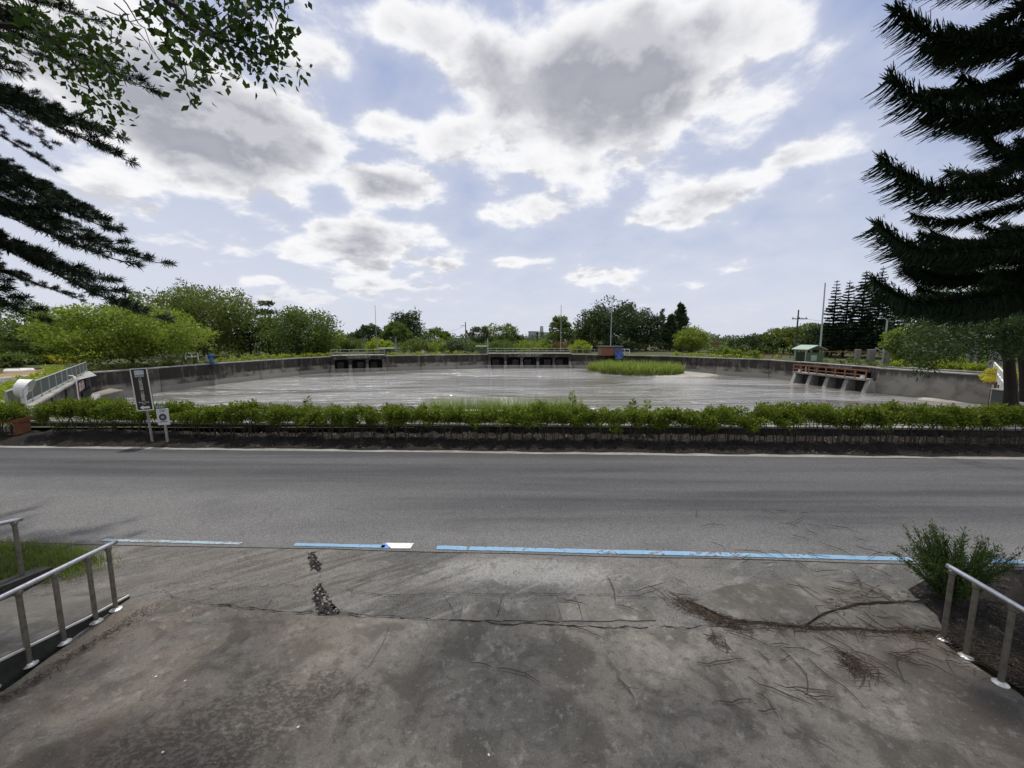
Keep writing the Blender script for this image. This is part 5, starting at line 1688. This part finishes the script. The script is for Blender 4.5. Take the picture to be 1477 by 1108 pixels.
def put_text(txt, size, root, x, z, y=-.026, mat='lettering'):
    me = text_mesh(txt, size); return link('lettering', me, root, M[mat], (x, y, z), (R(90), 0, 0))
fy = lambda f_: zbot + hb * (1 - f_)
mb = MB(); mb.box((0, -.021, fy(.10)), (wb_ * .55, .006, hb * .105), 0); mb.build('pictogram', M['pictogram'], ts, origin=(0, 0, 0))
mb = MB(); mb.box((0, -.026, fy(.125)), (wb_ * .45, .004, hb * .02), 0); mb.box((0, -.026, fy(.07)), (wb_ * .4, .004, hb * .012), 0); mb.build('pictogram_wave', M['lettering'], ts, origin=(0, 0, 0))
put_text('風景園區', .07, ts, 0, fy(.185))
for ch, f_ in zip('八堡圳園', (.255, .33, .405, .48)): put_text(ch, .112, ts, 0, fy(f_))
for ch, f_ in zip('公園區', (.58, .655, .73)): put_text(ch, .112, ts, 0, fy(f_))
put_text('Babao Canal', .06, ts, 0, fy(.80)); put_text('Park', .055, ts, 0, fy(.84))
mb = MB()
az_ = fy(.925); aw = wb_ * .22
mb.add([(-aw * 1.3, -.024, az_), (-aw * .4, -.024, az_ - .07), (-aw * .4, -.024, az_ - .032), (aw * 1.3, -.024, az_ - .032), (aw * 1.3, -.024, az_ + .032), (-aw * .4, -.024, az_ + .032), (-aw * .4, -.024, az_ + .07)], [tuple(range(7))])
mb.build('arrow', M['lettering'], ts, origin=(0, 0, 0))
ts.rotation_euler = (0, R(-3.2), R(6))
b = gz(241, 640, .05); Ys = b.y
ns = empty('notice_sign', (b.x, b.y, .05), 'small white notice board with dark disc on a short grey post', 'sign')
zt_ = at(237, 589.5, Ys).z - .05; zb_ = at(238, 613, Ys).z - .05
w_ = 16.5 / F * Ys
framed(ns, w_, zt_ - zb_, zb_, M['sign_white'], None)
mb = MB(); mb.tube([(0, .035, -.2), (0, .035, zt_)], .038, 10); mb.build('post', M['galv'], ns, origin=(0, 0, 0))
mb = MB(); mb.box((-.02, -.002, zt_ + .062), (w_ * .78, .025, .115), 0, .004); mb.build('top_plate', M['green_plate'], ns, origin=(0, 0, 0))
put_text('減速慢行', .07, ns, -.02, zt_ + .062, -.017)
mb = MB()
cz = (zt_ + zb_) / 2 - .01
mb.add([(.115 * math.cos(k * math.pi / 12), -.018, cz + .115 * math.sin(k * math.pi / 12)) for k in range(24)], [tuple(range(24))])
mb.build('disc', M['ink'], ns, origin=(0, 0, 0))
mb = MB(); mb.add([(.05 * math.cos(k * math.pi / 12), -.021, cz + .045 * math.sin(k * math.pi / 12)) for k in range(24)], [tuple(range(24))]); mb.build('disc_symbol', M['galv'], ns, origin=(0, 0, 0))
put_text('注意', .085, ns, 0, zt_ - .075, -.017, 'ink')
mb = MB(); mb.box((0, -.018, zb_ + .105), (w_ * .66, .004, .022), 0); mb.build('text_bar', M['ink'], ns, origin=(0, 0, 0))
ns.rotation_euler = (0, R(-2.0), R(4))
# brown box with overhanging top
b = gz(34, 627, .12)
bx_ = empty('brown_box', (b.x, b.y, .06), 'rust-brown metal post with overhanging sloped hood at the left end of the hedge', 'hydrant box')
zt_ = at(34, 604, b.y).z - .06
mb = MB(); mb.box((0, 0, zt_ * .46), (.24, .30, zt_ * .92), .2, .015); mb.build('body', M['rust_brown'], bx_, origin=(0, 0, 0))
mb = MB(); mb.prism([(-.42, -.22), (.17, -.22), (.17, .24), (-.42, .24)], zt_ - .09, [zt_ - .04, zt_ + .02, zt_ + .05, zt_ - .01]); mb.build('hood', M['rust_brown'], bx_, origin=(0, 0, 0))
mb = MB(); mb.box((-.2, 0, .05), (.5, .3, .1), 0, .02); mb.build('foot', M['rust_brown'], bx_, origin=(0, 0, 0))
# convex traffic mirror seen from behind
b = at(36, 590, 14.6)
mr = empty('traffic_mirror', (b.x, 14.6, .3), 'round white traffic mirror with hood seen from behind at the left', 'mirror')
zc = at(31, 561, 14.6).z - .3
mb = MB(); mb.box((.02, 0, zc / 2), (.11, .11, zc), .3, .015); mb.build('post', M['white_paint'], mr, origin=(0, 0, 0))
prof = [(.02, -.14), (.17, -.125), (.27, -.08), (.33, -.01), (.34, .06), (.34, .09), (.315, .095), (.02, .10)]
mb = MB(); mb.lathe((0, 0, 0), prof, 24)
qm = Vector((.86, .50, -.12)).to_track_quat('Z', 'Y')
o = mb.build('mirror_back', M['white_paint'], mr, origin=(0, 0, 0), smooth=True); o.location = (-.06, 0, zc); o.rotation_euler = qm.to_euler()
upd = qm.inverted() @ Vector((0, 0, 1)); au = math.atan2(upd.y, upd.x)
mb = MB(); vs = []
for k in range(17):
    a = au - 2.0 + k * 4.0 / 16
    for z_ in (-.02, .26 * math.cos((k - 8) / 8 * 1.3) + .06): vs.append((.36 * math.cos(a), .36 * math.sin(a), z_))
mb.add(vs, [(2 * k, 2 * k + 1, 2 * k + 3, 2 * k + 2) for k in range(16)])
o = mb.build('hood', M['white_paint'], mr, origin=(0, 0, 0)); o.location = (-.06, 0, zc); o.rotation_euler = qm.to_euler()
o.modifiers.new('thick', 'SOLIDIFY').thickness = .012

# ------------------------------------------------------------------ left background: side road, verge, stones, fence
mb = MB()
mb.add([tuple(gz(*q, .12 if q[1] > 560 else .35)) for q in ((-260, 640), (0, 598), (60, 572), (112, 553), (140, 546), (128, 538), (75, 541), (0, 549), (-260, 575))], [tuple(range(9))])
me_o = mb.build('side_road', M['pale_road'], kind='structure')
for v in me_o.data.vertices: v.co.z = hgt(v.co.x, v.co.y) + .08
def ground_sheet(name, pxs, mat, lift):
    pts = [gz(*q, .4) for q in pxs]
    mb = MB(); mb.add([(p.x, p.y, hgt(p.x, p.y) + lift) for p in pts], [tuple(range(len(pts)))])
    return mb.build(name, mat, kind='structure')
ground_sheet('side_road_asphalt', [(-200, 590), (0, 561), (60, 552), (108, 546), (100, 543), (50, 546), (0, 551), (-200, 572)], M['side_road'], .13)
mb = MB()
for px0, py0, s in ((60, 536.5, 1.0), (35, 539, .8), (78, 534.5, .8), (10, 543, .9)):
    p = gz(px0, py0, .5)
    prof = [(2.2 * s, 0), (1.6 * s, .10), (.9 * s, .2), (.1, .25)]
    mb.lathe((p.x, p.y, .45), prof, 14)
mb.build('bare_earth', M['orange_soil'], kind='structure', smooth=True)
for px0, py0, s, lb_ in ((21, 538, 1.0, 'white-painted kerb stone, longer of the two beside the side road'), (39, 537, .75, 'white-painted kerb stone, shorter one nearer the basin beside the side road')):
    p = gz(px0, py0, .6)
    mb = MB(); mb.box((p.x, p.y, .72), (1.35 * s, .5, .42), .1, .14)
    tag(mb.build('kerb_stone', M['white_stone'], None, origin=(p.x, p.y, .5)), lb_, 'stone')
def leafy_hedge(name, pts, h, w_, label, mat, leaf=.22, per=26, sp=.5, base=None, cat='hedge'):
    p0 = pts[0]
    root = empty(name, (p0.x, p0.y, p0.z), label, cat)
    C, r = [], []
    for i in range(len(pts) - 1):
        a, b = pts[i], pts[i + 1]
        k = max(1, int((b - a).length / sp))
        for j in range(k):
            q = a.lerp(b, (j + rng.random()) / k)
            for _ in range(2):
                C.append((q.x - p0.x + w_ * .4 * rng.normal(), q.y - p0.y + w_ * .4 * rng.normal(), q.z - p0.z + h * (.25 + .6 * rng.random()))); r.append(h * (.33 + .12 * rng.random()))
    link('foliage', quads_mesh('foliage', clump_leaves(C, r, per, leaf, leaf * .6, .8)), root, M[mat])
    return root
def off(a, b, d_):
    u = (b - a); u.z = 0; u.normalize(); n_ = Vector((-u.y, u.x, 0))
    if n_.dot(cen - a) > 0: n_ = -n_
    return n_ * d_
def along(a, b, d_, z=G0, f0=0, f1=1):
    o_ = off(a, b, d_); p, q = a.lerp(b, f0) + o_, a.lerp(b, f1) + o_
    p.z = z; q.z = z
    return [p, q]
leafy_hedge('side_hedge', along(A_, B_, 1.2, .35, -.35, 1.0), .85, .8, 'yellow-green clipped hedge between the side road and the grey bar fence', 'leaf_lime', .16, 40, .35)
leafy_hedge('bank_hedge', along(B_, C_, 1.3), .55, .8, 'low dark hedge behind the wall left of the blue pedestal', 'leaf_mid', .2)
leafy_hedge('bank_hedge', along(C_, D_, 1.2, G0, .04), .65, 1.0, 'lime-green hedge strip on the left bank right of the blue pedestal', 'leaf_lime', .22)
leafy_hedge('bank_hedge', along(D_, E_, 1.2), .6, 1.0, 'short yellow-green hedge strip left of the three-bay sluice', 'leaf_lime', .24)
leafy_hedge('bank_hedge', along(F_, G_, 1.6, G0, .02, .93), .5, 1.2, 'yellowing ground hedge between the two far sluices', 'leaf_lime', .3, 16, .8)
leafy_hedge('bank_hedge', along(J_, K_, 1.5, G0, -.05, .95), .6, 1.2, 'pale yellow-green hedge strip behind the far wall right of the island', 'leaf_lime', .28, 18, .7)
leafy_hedge('bank_hedge', along(L_, N_, 1.8, G0 + .1, .3, .95), .55, 1.0, 'clipped green hedge above the orange-railed sluice', 'leaf_mid', .22)
for i, (f_, d_, s, mt, lb_) in enumerate([(.10, 2.0, .55, 'leaf_lime', 'round lime planter bush just right of the orange-railed sluice'), (.30, 2.6, .6, 'leaf_mid', 'green planter bush second from the sluice on the right bank'), (.44, 2.4, .75, 'leaf_lime', 'bright bush in the middle of the right bank planters'),
                              (.56, 3.0, .9, 'leaf_bright', 'biggest bright bush of the right bank planters'), (.70, 2.6, .65, 'leaf_lime', 'yellowish bush near the right end of the bank planters'), (.84, 2.8, .7, 'leaf_bright', 'last green bush of the right bank planters')]):
    p = along(N_, O_, d_, G0, f_, f_ + .01)[0]
    tree('planter_bush', lb_, p, s * 1.5, s * 1.1, 'bush', mt, n=22, per=45, leaf=.16, cat='bush', trunk=False)
for i, (f_, lb_) in enumerate([(.10, 'young leafy plant nearest the pole among three on the far right bank'), (.35, 'young leafy plant in the middle of three on the far right bank'), (.62, 'young leafy plant left of the green shed')]):
    p = along(J_, K_, 2.2, G0, .5 + f_ * .5, .6 + f_ * .5)[0]
    tree('young_plant', lb_, p, 1.7, .7, 'bush', 'leaf_bright', n=16, per=36, leaf=.26, cat='plant', trunk=False)
# yellow ball bush and things at the right end
p = at(1446, 533, 25.0)
tree('ball_bush', 'round bright yellow bush beside the right end of the basin', Vector((p.x, p.y, .45)), at(1446, 524, 25).z - .45, .85, 'bush', 'leaf_yellow', n=40, per=70, leaf=.11, cat='bush', trunk=False)
def simple(name, label, cat, mat, px0, py0, Y, w_, d_, z1py, bev=.02, base=None, rz=0.0, top=None):
    p = at(px0, py0, Y); z0 = base if base is not None else G0
    h_ = at(px0, z1py, Y).z - z0
    root = empty(name, (p.x, Y, z0), label, cat, None, rz)
    mb = MB(); mb.box((0, 0, h_ / 2), (w_, d_, h_), 0, bev); mb.build('body', mat, root, origin=(0, 0, 0))
    if top:
        mb = MB(); mb.box((0, 0, h_ + .03), (w_ + .12, d_ + .12, .06), 0, .01); mb.build('cap', top, root, origin=(0, 0, 0))
    return root
simple('concrete_tank', 'dark grey concrete box with pale lid behind the right end of the hedge', 'tank', M['dark_cabinet'], 1468, 580, 18.6, 1.35, 1.1, 564.5, .02, .1, 0, M['coping'])
simple('timber_post', 'yellowish square timber post beside the yellow bush at the right', 'post', M['yellow_wood'], 1453, 540, 22.0, .22, .22, 490, .01, .35)
simple('stone_slab', 'upright grey slab beside the timber post at the right edge', 'slab', M['stone'], 1437, 515, 30.5, .8, .3, 498, .02)
simple('stone_slab', 'upright grey slab behind the planters left of the timber post', 'slab', M['stone'], 1403, 512, 34, .8, .3, 495, .02)
simple('stone_slab', 'narrow upright stone slab left of the lamp post', 'slab', M['stone'], 1237, 510, 46, .55, .4, 504, .03)
simple('stone_slab', 'wider upright stone slab nearest the lamp post', 'slab', M['stone'], 1257, 510, 46, .75, .4, 504, .03)
simple('stone_slab', 'low pale stone pair right of the lamp post', 'slab', M['stone'], 1282, 512, 45, 1.0, .5, 506, .05)
simple('flower_pot', 'terracotta-red planter box on the bank behind the yellow bush', 'planter', M['red_paint'], 1440, 540, 26.5, .7, .5, 543, .04, .2)
# planter walls on the right bank
for d_, h_, f0, f1, lb_ in ((1.5, .18, .02, .98, 'pale kerb of the front planter row on the right bank'), (4.6, .35, .0, .97, 'pale kerb of the rear planter row on the right bank')):
    a, b = along(N_, O_, d_, G0, f0, f1)
    u = (b - a); ang = math.atan2(u.y, u.x); L = u.length
    root = empty('planter_kerb', tuple(a), lb_, 'kerb')
    for k in range(5):
        m = a.lerp(b, (k + .5) / 5); mb = MB(); mb.box((m.x, m.y, G0 + h_ / 2), (L / 5 - .03, .3, h_), ang, .02); mb.build('kerb_stone', M['coping'], root)

# low rusty rail behind the right sluice hedge, green rails of the decks
def low_rail(name, label, a, b, h_, mat, posts, nr=1):
    root = empty(name, tuple(a), label, 'railing')
    u = b - a; ang = math.atan2(u.y, u.x)
    for k in range(nr):
        m = (a + b) / 2; mb = MB(); mb.box((m.x, m.y, a.z + h_ * (k + 1) / nr - .05), (u.length, .08, .10), ang); mb.build('rail', mat, root)
    for k in range(posts):
        p = a.lerp(b, k / (posts - 1)); mb = MB(); mb.box((p.x, p.y, a.z + h_ / 2 - .05), (.1, .1, h_ - .1), ang); mb.build('post', mat, root)
low_rail('rust_rail', 'low rusty rail behind the hedge on the right bank', at(1182, 512, 50) * 1, Vector((at(1290, 512, 46).x, 46, at(1182, 512, 50).z)), .5, M['orange_paint'], 8)
low_rail('rust_rail', 'long low rusty rail along the far right bank left of the green shed', Vector((at(1035, 514, 62).x, 62, G0)), Vector((at(1140, 514, 54).x, 54, G0)), .55, M['orange_paint'], 10)
low_rail('white_rail', 'white two-bar rail beside the blue tarpaulin and the brick hut', Vector((at(893, 512, 66).x, 66, G0)), Vector((at(908, 512, 65.5).x, 65.5, G0)), 1.0, M['white_paint'], 3, 2)
low_rail('white_rail', 'white rail behind the wall between the five-bay sluice and the brick hut', Vector((at(824, 512, 69).x, 69, G0)), Vector((at(866, 512, 68).x, 68, G0)), .9, M['coping'], 6, 1)
low_rail('white_rail', 'short white rail on the left bank behind the lime-green tree', Vector((at(268, 518, 50).x, 50, G0)), Vector((at(286, 518, 51).x, 51, G0)), .95, M['white_paint'], 3, 2)
# far green fence and yellow shrubs at the left
p0, p1 = Vector((at(-20, 520, 46).x, 46, G0)), Vector((at(128, 520, 44).x, 44, G0))
gf = empty('green_fence', tuple(p0), 'pale green pipe fence behind the yellow shrubs at the far left', 'fence')
for z in (.75, 1.5): mb = MB(); mb.tube([(p0.x, p0.y, G0 + z), (p1.x, p1.y, G0 + z)], .045, 6); mb.build('rail', M['pale_green'], gf)
for k in range(12): p = p0.lerp(p1, k / 11); mb = MB(); mb.box((p.x, p.y, G0 + .78), (.1, .1, 1.56), 0); mb.build('post', M['fence_green'], gf)
leafy_hedge('yellow_hedge', [Vector((at(50, 520, 43).x, 43, G0)), Vector((at(125, 520, 42).x, 42, G0))], .9, .7, 'yellowish dry hedge in front of the pale green pipe fence', 'leaf_yellow', .25, 30, .6)

# ------------------------------------------------------------------ huts, poles, far buildings
def canopy(label, px0, px1, ypx, Y, roof_mat, name='canopy_shelter'):
    a, b = at(px0, ypx, Y), at(px1, ypx, Y)
    w_ = b.x - a.x; z = a.z; m = (a.x + b.x) / 2
    root = empty(name, (m, Y, G0), label, 'shelter')
    mb = MB(); mb.box((0, 0, z - G0), (w_, 1.8, .14), 0, .03); mb.build('roof', roof_mat, root, origin=(0, 0, 0))
    for sx in (-1, 1):
        for sy in (-.7, .7): mb = MB(); mb.box((sx * w_ * .42, sy, (z - G0) / 2 - .04), (.1, .1, z - G0 - .1), 0); mb.build('post', M['fence_green'], root, origin=(0, 0, 0))
    mb = MB(); mb.box((0, .2, .45), (w_ * .8, 1.0, .9), 0, .03); mb.build('gate_gear', M['fence_green'], root, origin=(0, 0, 0))
canopy('small flat-roofed shelter right of the three-bay sluice', 547, 568, 502.5, 66, M['pale_green'])
canopy('small pale-roofed shelter at the left end of the five-bay sluice', 686, 702, 499.5, 71, M['pale_green'])
# green gate shed
p = at(1164, 505, 48)
gs = empty('gate_shed', (p.x + .25, 48, G0), 'green gate shed with pale gable roof beside the tall slanting pole', 'shed')
zt_ = at(1164, 503.5, 48).z - G0; w_ = 25 / F * 48
for sx in (-1, 1):
    for sy in (-.9, .9): mb = MB(); mb.box((sx * w_ * .46, sy, zt_ / 2), (.14, .14, zt_), 0); mb.build('post', M['galv'], gs, origin=(0, 0, 0))
mb = MB(); mb.box((0, -1.0, zt_ * .36), (w_ * .98, .08, zt_ * .72), 0); mb.build('front_panel', M['fence_green'], gs, origin=(0, 0, 0))
mb = MB(); mb.box((0, 1.0, zt_ * .36), (w_ * .98, .08, zt_ * .72), 0); mb.build('back_panel', M['fence_green'], gs, origin=(0, 0, 0))
mb = MB(); mb.box((-.15, -1.06, zt_ * .3), (.7, .05, zt_ * .45), 0); mb.build('door', M['pale_green'], gs, origin=(0, 0, 0))
for sx in (-1, 1):
    mb = MB()
    mb.add([(sx * (w_ * .56), -1.4, zt_ - .1), (0, -1.4, zt_ + .42), (0, 1.4, zt_ + .42), (sx * (w_ * .56), 1.4, zt_ - .1), (sx * (w_ * .56), -1.4, zt_ - .02), (0, -1.4, zt_ + .5), (0, 1.4, zt_ + .5), (sx * (w_ * .56), 1.4, zt_ - .02)], [(0, 1, 2, 3), (4, 5, 6, 7), (0, 1, 5, 4), (1, 2, 6, 5), (2, 3, 7, 6), (3, 0, 4, 7)])
    mb.build('roof_panel', M['roof_green'], gs, origin=(0, 0, 0))
# brick hut with brick courses
p = at(879, 505, 64)
bh = empty('brick_hut', (p.x, 64, G0), 'small flat-roofed red brick hut on the far bank below the thin mast', 'hut')
w_ = 29 / F * 64; h_ = at(879, 500.5, 64).z - G0
mb = MB(); mb.box((0, 0, h_ / 2), (w_ - .05, 2.35, h_), 0); mb.build('mortar_core', M['mortar'], bh, origin=(0, 0, 0))
bm_ = bpy.data.meshes.new('brick'); t_ = MB(); t_.box((0, 0, 0), (.40, .06, .155), 0); bm_.from_pydata(t_.v, [], t_.f); bm_.materials.append(M['brick'])
rows = int(h_ / .175); cols = int(w_ / .42)
for r_ in range(rows):
    for c_ in range(cols):
        link('brick', bm_, bh, None, (-w_ / 2 + .21 + c_ * (w_ - .42) / (cols - 1) + (0 if r_ % 2 else .0), -1.19 + .006 * rng.random(), .09 + r_ * .175))
mb = MB(); mb.box((0, 0, h_ + .07), (w_ + .5, 2.9, .16), 0, .02); mb.build('roof', M['dark_cabinet'], bh, origin=(0, 0, 0))
# blue tarpaulin slung over the wall
p = at(891, 510, 63.2)
bt = MB(); vs = []
pw = F * 1.0
for j in range(6):
    for i in range(7):
        u = (i / 6 - .5) * 1.4 * (1 - .12 * j / 5); z = 1.55 - j * .42
        vs.append((p.x + u, 63.0 - .15 * j + .12 * rng.normal(), G0 + z + .06 * rng.normal()))
bt.add(vs, [(j * 7 + i, j * 7 + i + 1, (j + 1) * 7 + i + 1, (j + 1) * 7 + i) for j in range(5) for i in range(6)])
o = bt.build('blue_tarpaulin', M['blue_tarp'], None, origin=(p.x, 63, G0)); tag(o, 'crumpled blue tarpaulin hanging over the far wall beside the brick hut', 'tarpaulin')
o.modifiers.new('thick', 'SOLIDIFY').thickness = .03
# white disc
p = at(610, 508, 70)
ds = empty('disc_sign', (p.x, 70, G0), 'round white disc on a short post on the far bank', 'sign')
mb = MB(); mb.tube([(0, 0, 0), (0, 0, p.z - G0)], .05, 6); mb.build('post', M['galv'], ds, origin=(0, 0, 0))
mb = MB(); mb.lathe((0, 0, 0), [(.30, -.02), (.30, .02)], 18); o = mb.build('disc', M['sign_white'], ds, origin=(0, 0, 0)); o.location = (0, -.06, p.z - G0); o.rotation_euler = (R(90), 0, 0)
# red kiosk far right
p = at(1031, 505, 100)
rk = empty('red_kiosk', (p.x, 100, G0), 'small red kiosk in the gap right of the dark grove', 'kiosk')
mb = MB(); mb.box((0, 0, .9), (1.5, 1.3, 1.6), 0, .03); mb.build('body', M['rust_brown'], rk, origin=(0, 0, 0))
mb = MB(); mb.box((0, 0, 1.66), (1.8, 1.6, .12), 0, .02); mb.build('roof', M['dark_cabinet'], rk, origin=(0, 0, 0))
def pole(name, label, px0, ytop, Y, rad, mat, cat='pole', lean=0.0, arm=None, taper=.6, base_y=None):
    p = at(px0, 505, Y); h_ = at(px0, ytop, Y).z - G0
    root = empty(name, (p.x, Y, G0), label, cat)
    mb = MB(); mb.tube([(0, 0, -.1), (lean * h_ / 2, 0, h_ / 2), (lean * h_, 0, h_)], [rad, rad * (1 + taper) / 2, rad * taper], 8); mb.build('shaft', mat, root, origin=(0, 0, 0))
    if arm: arm(root, h_)
    return root
def cross(root, h_):
    mb = MB(); mb.box((.3, 0, h_ - 1.4), (2.4, .12, .14), 0); mb.build('crossarm', M['pole_dark'], root, origin=(0, 0, 0))
    for x_ in (-.8, .2, 1.3): mb = MB(); mb.lathe((x_, 0, h_ - 1.33), [(.05, 0), (.08, .08), (.05, .2)], 8); mb.build('insulator', M['stone'], root, origin=(0, 0, 0))
pole('utility_pole', 'dark utility pole with crossarm behind the green shed', 1147, 447, 62, .16, M['pole_dark'], 'utility pole', 0, cross)
def hook(root, h_):
    mb = MB(); mb.tube([(0, 0, h_ - .9), (-.6, 0, h_ - .75), (-1.1, 0, h_ - .95)], .05, 6); mb.build('lamp_arm', M['pole_dark'], root, origin=(0, 0, 0))
    mb = MB(); mb.lathe((.18, 0, h_ - 2.6), [(.22, 0), (.26, .1), (.26, .7), (.2, .8)], 10); mb.build('transformer', M['pole_dark'], root, origin=(0, 0, 0))
pole('utility_pole', 'dark utility pole with a short bent arm among the far trees', 672, 464.5, 88, .16, M['pole_dark'], 'utility pole', 0, hook)
pole('thin_mast', 'very thin mast rising left of the ragged dark tree', 543.5, 440, 72, .06, M['pole_grey'], 'mast')
pole('short_pole', 'slim grey pole right of the small flat-roofed shelter', 571.5, 486, 66, .09, M['pole_grey'])
pole('short_pole', 'slim grey pole left of the small flat-roofed shelter', 545.5, 492, 65, .07, M['pole_grey'])
pole('short_pole', 'grey pole at the left end of the five-bay sluice deck', 703.5, 488, 69, .12, M['galv'])
pole('thin_mast', 'thin mast in front of the conical tiered tree', 808.5, 440, 72, .08, M['pole_grey'], 'mast')
pole('thin_mast', 'thin pale mast rising behind the brick hut', 880.5, 436, 66, .09, M['galv'], 'mast')
pole('tall_pole', 'tall pale slanting pole beside the green shed', 1183, 408, 47.5, .11, M['galv'], 'pole', -.015)
def lamp(root, h_):
    mb = MB(); mb.tube([(0, 0, h_ - .1), (-.3, 0, h_ + .12), (-.7, 0, h_ + .14)], [.06, .05, .05], 6); mb.build('lamp_arm', M['galv'], root, origin=(0, 0, 0))
    mb = MB(); mb.box((-.85, 0, h_ + .12), (.5, .2, .12), 0, .04); mb.build('lamp_head', M['sign_white'], root, origin=(0, 0, 0))
    mb = MB(); mb.tube([(0, 0, 1.2), (-.5, 0, 1.45), (-1.0, 0, 1.7)], .06, 6); mb.build('brace', M['galv'], root, origin=(0, 0, 0))
pole('lamp_post', 'grey street lamp post in front of the dark araucarias', 1275, 461, 45, .12, M['galv'], 'lamp post', 0, lamp, .7)
# overhead wires
def wire(label, a, b, sag=1.0):
    pts = [a.lerp(b, k / 10) + Vector((0, 0, -sag * 4 * (k / 10) * (1 - k / 10))) for k in range(11)]
    mb = MB(); mb.tube([tuple(q) for q in pts], .018, 4)
    tag(mb.build('overhead_wire', M['pole_dark'], None, origin=tuple(a)), label, 'wire')
wire('overhead wire from the crossarm pole towards the araucarias', at(1148, 457, 62), at(1260, 462, 66), .6)
wire('overhead wire from the bent-arm pole sinking into the trees at the left', at(671, 470, 88), at(630, 478, 88), .5)
# chimney and buildings far away
p = at(781, 500, 330)
ch = empty('chimney', (p.x, 330, G0), 'far grey industrial chimney above the trees', 'chimney')
mb = MB(); mb.lathe((0, 0, 0), [(2.0, 0), (1.3, at(781, 470.5, 330).z - G0)], 12); mb.build('shaft', M['chimney'], ch, origin=(0, 0, 0))
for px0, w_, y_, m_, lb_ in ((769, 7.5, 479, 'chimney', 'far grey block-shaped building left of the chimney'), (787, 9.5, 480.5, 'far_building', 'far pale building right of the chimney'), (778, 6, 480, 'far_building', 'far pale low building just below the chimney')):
    p = at(px0, 500, 320); h_ = at(px0, y_, 320).z - G0
    root = empty('factory_building', (p.x, 320, G0), lb_, 'building')
    mb = MB(); mb.box((0, 0, h_ / 2), (w_, 10, h_), 0); mb.build('wall', M[m_], root, origin=(0, 0, 0))
    mb = MB(); mb.box((0, 0, h_ + .3), (w_ + .6, 10.6, .6), 0); mb.build('roof', M['chimney'], root, origin=(0, 0, 0))
